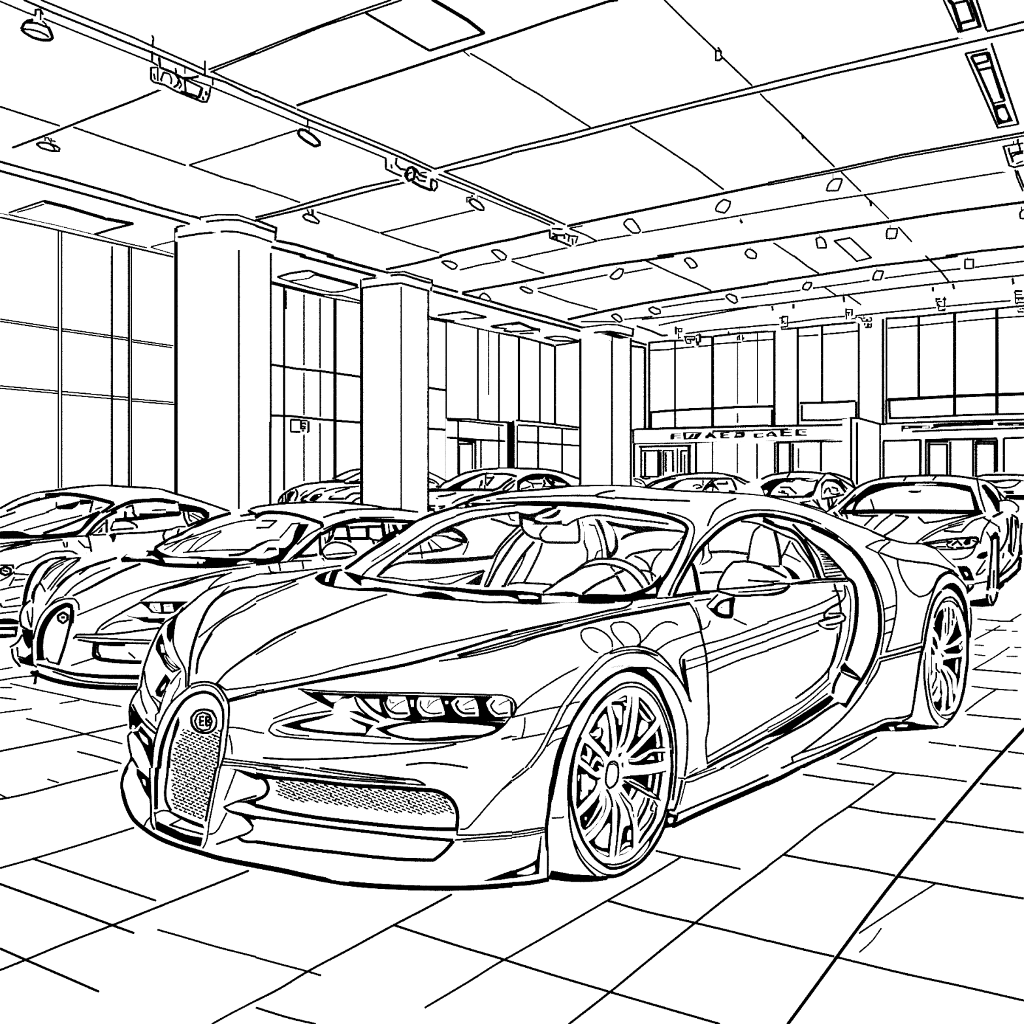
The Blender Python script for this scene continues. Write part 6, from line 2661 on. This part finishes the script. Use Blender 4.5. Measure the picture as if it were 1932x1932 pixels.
# --- cars behind the pillars ------------------------------------------------
OUT4 = [(850,912),(842,908),(823,898),(809,891),(780,886),(745,883),(710,883),(681,885),(670,886),(645,893),(630,901),(623,906),(603,909),(570,914),(550,922),(538,930),(528,938),(524,947)]
T4 = '''
@520,880,.09317
4:60,690 100,620 160,560 250,500 330,450 450,410 580,365 700,345 850,330 1000,310 1150,290
6:900,325 1100,305 1300,300 1400,300
4:1150,250 1250,200 1400,130 1560,75 1710,60
4:1210,260 1350,290 1450,255 1600,180 1710,130
3:1490,300 1600,300 1690,260
4:1390,340 1700,335
5:1560,320 1710,325
F:255,540 300,500 400,500 370,560 310,640 300,700 260,690
4:410,470 440,530 430,610 390,690
2.5:500,600 570,530 650,485
6:520,680 560,630 650,590
3:650,590 750,520 900,450 1020,440
F:670,690 700,640 780,570 950,545 950,590 880,640 820,690 780,700
W:860,585 900,585 895,600 865,600
F:450,720 540,690 600,670 650,700 800,700 1060,700 1400,710 1560,720 1700,740 1700,765 1100,750 400,750 230,745
3:980,510 1200,450 1450,420 1600,410 1690,405
3:1200,530 1350,480 1500,440
F:1040,690 1080,620 1100,590 1240,585 1160,610 1090,650
5:1090,660 1380,650
4:1410,660 1500,580 1560,550 1710,545
4:1560,720 1620,670 1700,635
3:1420,630 1480,620
4:60,700 60,740 230,740
3:140,600 140,680 130,730
3:200,560 205,720
3:250,560 250,720
@483,483
3:1305,1632 1370,1663 1440,1700
3:1305,1680 1345,1695 1380,1725
3:1310,1705 1345,1715
'''
b4_, car4, _ = other_car(np.array([-3.3, 18.1]), MAINF, .90, OUT4, 'distant sports car half hidden behind the middle pillar, nose showing at left', {'windshield': (Q(520, 880, '1180,290 1300,210 1500,110 1720,75 2400,150 2200,330 1500,330', .09317), '', True), 'body': (None, T4, False)}, res=(90, 26, 8), hscale=1.2, iters=8, reach=90)
OUT5 = [(1096,930),(1095.5,918),(1095,906),(1078,899),(1061,892.5),(1041,888.5),(1004,885),(966,884),(933,886),(908,888),(883,891.5),(865,896),(842,909),(826,920),(800,928)]
K5 = .16046
T5_BODY = '''
@800,870,.16046
4:190,300 230,260 300,230 400,175 480,140 600,115 720,98 830,90 1280,90 1470,103 1600,130 1720,170 1830,210
4:60,335 100,330 200,335
4:1840,210 1830,290
5:150,300 190,300
4:165,415 260,405 380,375
2:140,438 165,440
3:330,495 400,450 500,415 585,392
5:360,520 470,490 600,430 750,405 900,370
3:460,500 600,460 750,425 900,400
4:600,430 750,400 850,370 960,350
2.5:730,462 775,462
6:900,375 1000,380 1100,360 1300,345 1500,325 1650,315
4:850,450 960,445 1110,430 1250,430 1400,415 1610,408 1930,405
4:60,525 130,525
3:170,535 250,525
2.5:60,540 130,600
6:60,570 120,570
3:180,560 250,545
'''
T5_WS = '''
@800,870,.16046
F:190,325 260,320 350,270 480,215 600,165 740,130 830,140 960,145 960,155 830,155 730,160 600,210 500,260 440,300 440,325
5:820,150 960,150 1090,178
6:60,345 250,340 450,338 640,335 800,340
5:800,345 880,315 960,250 1030,205
4:930,330 1000,270 1070,225
3:960,355 1040,300 1060,270
3:725,160 725,270
4:740,195 800,195
5:820,185 740,285
6:680,230 670,280
3:655,290 655,310
3:715,285 715,320
'''
T5_SG = '''
@800,870,.16046
F:1095,230 1160,190 1260,150 1400,145 1510,155 1600,185 1680,240 1740,290 1680,295 1660,265 1580,250 1510,230 1460,200 1420,180 1400,215 1290,225 1210,230 1150,260 1130,290 1130,340 1095,345
3:1200,230 1270,260 1390,263
3:1270,260 1290,320
3:1140,325 1200,315 1250,295
5:1410,225 1420,260 1405,300
7:1430,190 1500,270 1550,310
4:1500,230 1540,260
5:1390,310 1680,298
'''
b5, car5, _ = other_car(np.array([-.777, 17.4]), MAINF, 1.07, OUT5, 'distant sports car between the middle pillar and the farthest pillar', {
 'windshield': (Q(800, 870, '300,325 480,240 620,180 740,150 960,155 1040,200 950,260 860,325', K5), T5_WS, True),
 'side_window': (Q(800, 870, '1120,340 1130,270 1210,225 1400,190 1560,220 1680,280 1500,300 1300,320', K5), T5_SG, True),
 'body': (None, T5_BODY, False)}, res=(110, 30, 8), iters=8, reach=90)
# --- cars at the back right ---------------------------------------------------
OUT6 = [(1446,926),(1432,916),(1416,908),(1396,900),(1381,896.5),(1341,894.5),(1300,894),(1276,896),(1256,900),(1237,909),(1222,917),(1205,921)]
K6 = .2381
T6_BODY = '''
@1180,880,.2381
4:160,160 220,125 300,100 400,72 500,60 560,55 800,65 840,75
3:170,175 250,130 330,105 400,95
4:840,75 900,90 960,120 990,130
3:860,90 930,130 970,150
3:900,190 960,160 1000,135
2.5:60,100 100,100 140,120 160,150
2:70,110 130,140
3:120,80 140,95 200,95
5:0,165 100,165
'''
T6_WS = '''
@1180,880,.2381
F:290,175 350,140 430,105 520,92 520,102 450,118 400,150 380,178
4:480,98 600,97 840,98
3:535,158 560,145 590,150 610,165 560,175
3:615,190 640,150 690,105
2.5:635,185 660,140
2.5:615,110 615,150
'''
T6_SG = '''
@1180,880,.2381
F:640,185 655,155 690,115 740,90 840,90 860,110 890,190 870,190 840,110 740,105 700,125 750,190 730,190 700,165 670,165
4:725,138 810,138 800,122
3:690,190 695,165
4:820,195 890,205
3:905,190 920,170
'''
b6, car6, _ = other_car(np.array([2.7, 16.5]), MAINF, .85, OUT6, 'distant sports car under the sign, just right of the farthest pillar', {
 'windshield': (Q(1180, 880, '300,180 400,120 520,95 690,100 640,140 610,190', K6), T6_WS, True),
 'side_window': (Q(1180, 880, '660,190 700,120 830,100 880,195', K6), T6_SG, True),
 'body': (None, T6_BODY, False)}, hscale=1.22, res=(90, 26, 8), iters=8, reach=90)
OUT7 = [(1622,926),(1614,919),(1606,906),(1589,898),(1566,893),(1549,891.5),(1511,890),(1486,892.5),(1449,897),(1431,904),(1411,915),(1396,922)]
T7_BODY = '''
@1449,483
4:-50,1685 0,1660 100,1640 200,1630 330,1632 420,1642 470,1640 560,1662 630,1692 655,1745
3:165,1640 145,1668
3:470,1645 540,1680 610,1720 650,1750
3:540,1690 580,1740 600,1760
2.5:560,1690 620,1730
3:430,1650 380,1710 345,1790
3:340,1840 370,1870 410,1910 440,1930
3:240,1862 320,1850
3:250,1865 420,1915
3:370,1840 390,1890
5:455,1840 460,1890 480,1900
3:520,1835 480,1900
3:480,1830 490,1870 460,1910
2:190,1828 200,1830
2:260,1828 265,1830
'''
T7_WS = '''
@1449,483
F:-60,1740 0,1700 60,1680 130,1675 330,1678 370,1685 250,1690 180,1695 130,1705 70,1735 30,1780 20,1812 -30,1812 -40,1775
W:-30,1770 -10,1765 0,1780 -20,1800
5:20,1812 150,1818 330,1812
3:130,1700 180,1705 200,1690
3:250,1690 340,1700 375,1690
3:375,1690 355,1740 340,1800
4:90,1745 160,1745 215,1795
3:75,1780 150,1795 150,1810
3:100,1770 130,1780
F:275,1805 300,1785 345,1768 345,1810
'''
T7_SG = '''
@1449,483
F:400,1830 400,1715 440,1682 520,1682 560,1722 595,1780 575,1790 540,1740 480,1705 435,1705 415,1740 410,1830
4:405,1832 480,1822 570,1800
4:425,1790 440,1760 460,1750 470,1780
4:480,1745 520,1755 525,1775
3:470,1790 500,1800 540,1790
'''
b7, car7, _ = other_car(np.array([4.17, 15.5]), MAINF, .85, OUT7, 'distant sports car at the back, between the sign end and the front-facing car', {
 'windshield': (Q(1449, 483, '10,1812 60,1740 140,1690 360,1685 350,1750 330,1812'), T7_WS, True),
 'side_window': (Q(1449, 483, '410,1825 420,1720 460,1690 530,1710 580,1785 480,1815'), T7_SG, True),
 'body': (None, T7_BODY, False)}, hscale=1.22, res=(90, 26, 8), iters=8, reach=90)
# --- car facing the viewer at the right ----------------------------------------
OUT8 = [(1884,1114),(1899,1096),(1921,1072),(1926,1040),(1923,1003),(1913,975),(1903,957),(1892,947),(1887,938),(1879,922),(1861,908),(1841,902.5),(1824,899.5),(1799,897),(1749,896.5),(1699,898),(1674,902),(1649,905.5),(1629,913),(1611,923),(1596,937),(1583,950),(1570,965)]
WS8 = Q(1449, 483, '640,1926 680,1880 740,1820 800,1790 950,1745 1170,1735 1400,1750 1530,1780 1560,1920 1250,1925 850,1922')
SG8 = Q(1449, 483, '1610,1730 1650,1722 1700,1770 1745,1850 1745,1932 1720,1930 1660,1820')
T8_BODY = '''
@1449,483
4:530,1872 600,1812 660,1757 730,1717 820,1687 900,1672 1040,1662 1250,1655 1430,1662 1570,1682
3:1045,1665 1025,1695
3:1270,1660 1245,1690
3:1580,1690 1600,1800 1640,1932
3:1570,1680 1650,1700 1720,1750 1760,1842
3:1700,1730 1760,1800 1800,1842
3:520,1880 440,1932
3:530,1930 600,1860 660,1800
3:540,1935 560,1960
@1449,966
3:580,0 600,50
5:500,5 530,40
3.5:640,20 740,30 830,27
3:800,30 730,100
3:940,10 850,80 800,130
3.5:960,25 1060,37
3.5:1060,37 950,130 870,182
3.5:1135,38 1180,82 1250,75 1400,45 1600,10
4:1135,40 1160,60
2.5:1120,230 1200,170 1300,115 1450,60 1620,10
2.5:1165,215 1300,140 1470,90
3:1330,145 1460,150 1540,70 1640,35
4:1330,142 1420,150
2:1360,105 1480,70
3:1270,290 1360,355 1480,348 1530,320 1580,220
3:1600,240 1630,130 1680,60
2.5:1650,150 1680,200 1690,260
F:1570,345 1592,315 1655,295 1660,330 1640,350 1600,355
F:1415,408 1500,408 1525,430 1545,480 1560,518 1480,518 1450,460
W:1480,455 1500,455 1512,478 1500,485
F:1500,548 1562,542 1550,580 1510,612
W:1518,555 1540,552 1522,575
3:1570,470 1640,365
3:1570,475 1600,468 1640,430
3:1560,542 1650,525
3:1620,40 1690,80 1740,110 1750,150
5:1700,35 1760,5
4:1740,20 1770,0
4:1805,50 1812,150 1790,230 1752,295
5:1840,40 1835,150 1832,300
3:1865,60 1872,150 1852,300
2.5:1820,240 1815,300
5:1820,290 1850,330
4:1840,20 1880,45 1890,120
5:1745,490 1850,400 1890,340 1905,250
3:1750,470 1830,360
7:1745,550 1830,490 1895,430 1905,350
3:1780,310 1770,350
4:1915,80 1905,200 1912,320
F:1740,545 1810,500 1885,440 1880,470 1800,540 1740,600
'''
T8_LAMP = '''
@1449,966
3.5:1175,235 1350,207 1500,194 1570,194
5:1400,203 1500,195 1575,193
5:1580,195 1585,225 1550,262 1500,274
3:1500,274 1400,282 1280,282
4:1120,235 1170,245 1260,270 1290,285
2.5:1200,245 1340,225
3:1270,262 1345,262
F:1340,215 1400,213 1385,235 1350,245
F:1470,232 1500,198 1532,200 1527,245 1490,252
4:1390,250 1430,218 1460,250
3:1350,245 1360,265 1400,270
3:1420,270 1480,265
3:1545,215 1570,225
'''
T8_WS = '''
@1449,483
F:555,1935 570,1900 640,1832 700,1782 770,1732 880,1710 1040,1704 1320,1704 1450,1720 1530,1736 1548,1770 1580,1850 1605,1935 1560,1935 1540,1850 1525,1785 1400,1752 1260,1736 1170,1735 950,1747 800,1792 720,1832 680,1872 655,1932 625,1932 658,1852 600,1892 578,1935
W:1110,1720 1270,1720 1270,1727 1110,1729
F:1050,1775 1080,1768 1140,1772 1160,1755 1152,1785 1070,1787
10:560,1932 850,1928 1250,1929 1605,1932
7:1100,1929 1610,1933
3:775,1835 800,1910
'''
T8_SG = '''
@1449,483
F:1608,1730 1640,1720 1692,1770 1748,1855 1748,1935 1722,1928 1700,1880 1650,1800
3:1745,1850 1800,1842 1860,1862 1890,1892 1888,1922 1870,1932
'''
T8_TYRE = '''
@1449,966
F:1692,260 1693,165 1715,143 1736,160 1740,215 1728,205 1705,205
5-4-4:1692,180 1688,300 1676,450 1672,600 1690,690
6-6-5:1736,180 1735,400 1733,560 1718,660 1690,708
5:1652,640 1668,480
4:1690,708 1662,690 1650,640
F:1520,668 1650,648 1662,690 1700,708 1640,716 1525,712
3:1705,440 1700,620
'''
b8, car8, _ = other_car(np.array([3.95, 9.95]), np.array([-.36, -.933]), .97, OUT8, 'sports car facing the viewer at right, beyond the front car rear wheel', {
 'windshield': (WS8, T8_WS, True), 'side_window': (SG8, T8_SG, True),
 'headlight': (Q(1449, 966, '1170,240 1350,205 1570,194 1585,225 1540,265 1400,285 1280,285'), T8_LAMP, False),
 'body': (None, T8_BODY, False)}, res=(150, 40, 12), sigma=.24, iters=8, group=None, wheels=False)
hub8 = at(1871, 1065, 9.55); l8 = b8.dirs()[1]
wo = bpy.data.objects.new('wheel', None); COL.objects.link(wo); wo.parent = car8; WORLD[wo.name] = WORLD[car8.name]
hub8.z = .36; 
mb = MB(); mb.lathe(hub8, l8, (0, 0, 1), [(-.2, .3), (-.2, .34), (-.17, .36), (-.03, .36), (0, .34), (0, .29), (-.15, .27)], W_, 40)
w8 = Surf(mb.v, mb.f); mb.trace(Multi([Depth(9.3), Shift(b8.surf, -.04)]), T8_TYRE, 9.3); mb.build('tyre', wo)
mb = MB(); mb.lathe(hub8 - l8 * .03, l8, (0, 0, 1), [(-.02, .29), (0, .27), (0, .0001)], W_, 24); mb.build('rim', wo)
# --- far right car ---------------------------------------------------------------
OUT9 = [(2010,905),(1975,897),(1940,895),(1900,895),(1870,896.5),(1845,898)]
T9 = '''
@1449,483
4:1575,1668 1620,1655 1700,1652 1800,1650 1960,1656
F:1620,1690 1700,1690 1920,1690 1960,1700 1900,1702 1800,1700 1740,1712 1705,1716 1680,1705
3:1690,1735 1790,1750 1860,1735 1905,1700
3.5:1780,1780 1850,1778
3:1800,1790 1850,1792
8:1800,1818 1960,1815
5:1820,1830 1960,1832
3:1650,1720 1720,1755
'''
b9, car9, _ = other_car(np.array([7.1, 12.4]), np.array([-.40, -.917]), 1.0, OUT9, 'distant sports car cut off by the right edge behind the front-facing car', {
 'windshield': (Q(1449, 483, '1700,1720 1920,1700 2100,1700 2100,1815 1810,1815'), '', True), 'body': (None, T9, False)}, res=(80, 24, 8), iters=6, reach=60)
# ================================================================= light and render look
world = bpy.data.worlds.new('daylight'); scene.world = world
world.use_nodes = True
bg = world.node_tree.nodes['Background']
bg.inputs['Color'].default_value = (1, 1, 1, 1); bg.inputs['Strength'].default_value = 1.0
scene.view_settings.view_transform = 'Standard'
scene.view_settings.look = 'None'
scene.view_settings.exposure = 4.0
scene.view_settings.gamma = 1.0
scene.view_settings.use_curve_mapping = False
scene.cycles.use_denoising = False
scene.cycles.max_bounces = 12
scene.cycles.diffuse_bounces = 9
scene.cycles.transparent_max_bounces = 24
scene.cycles.filter_width = 1.0
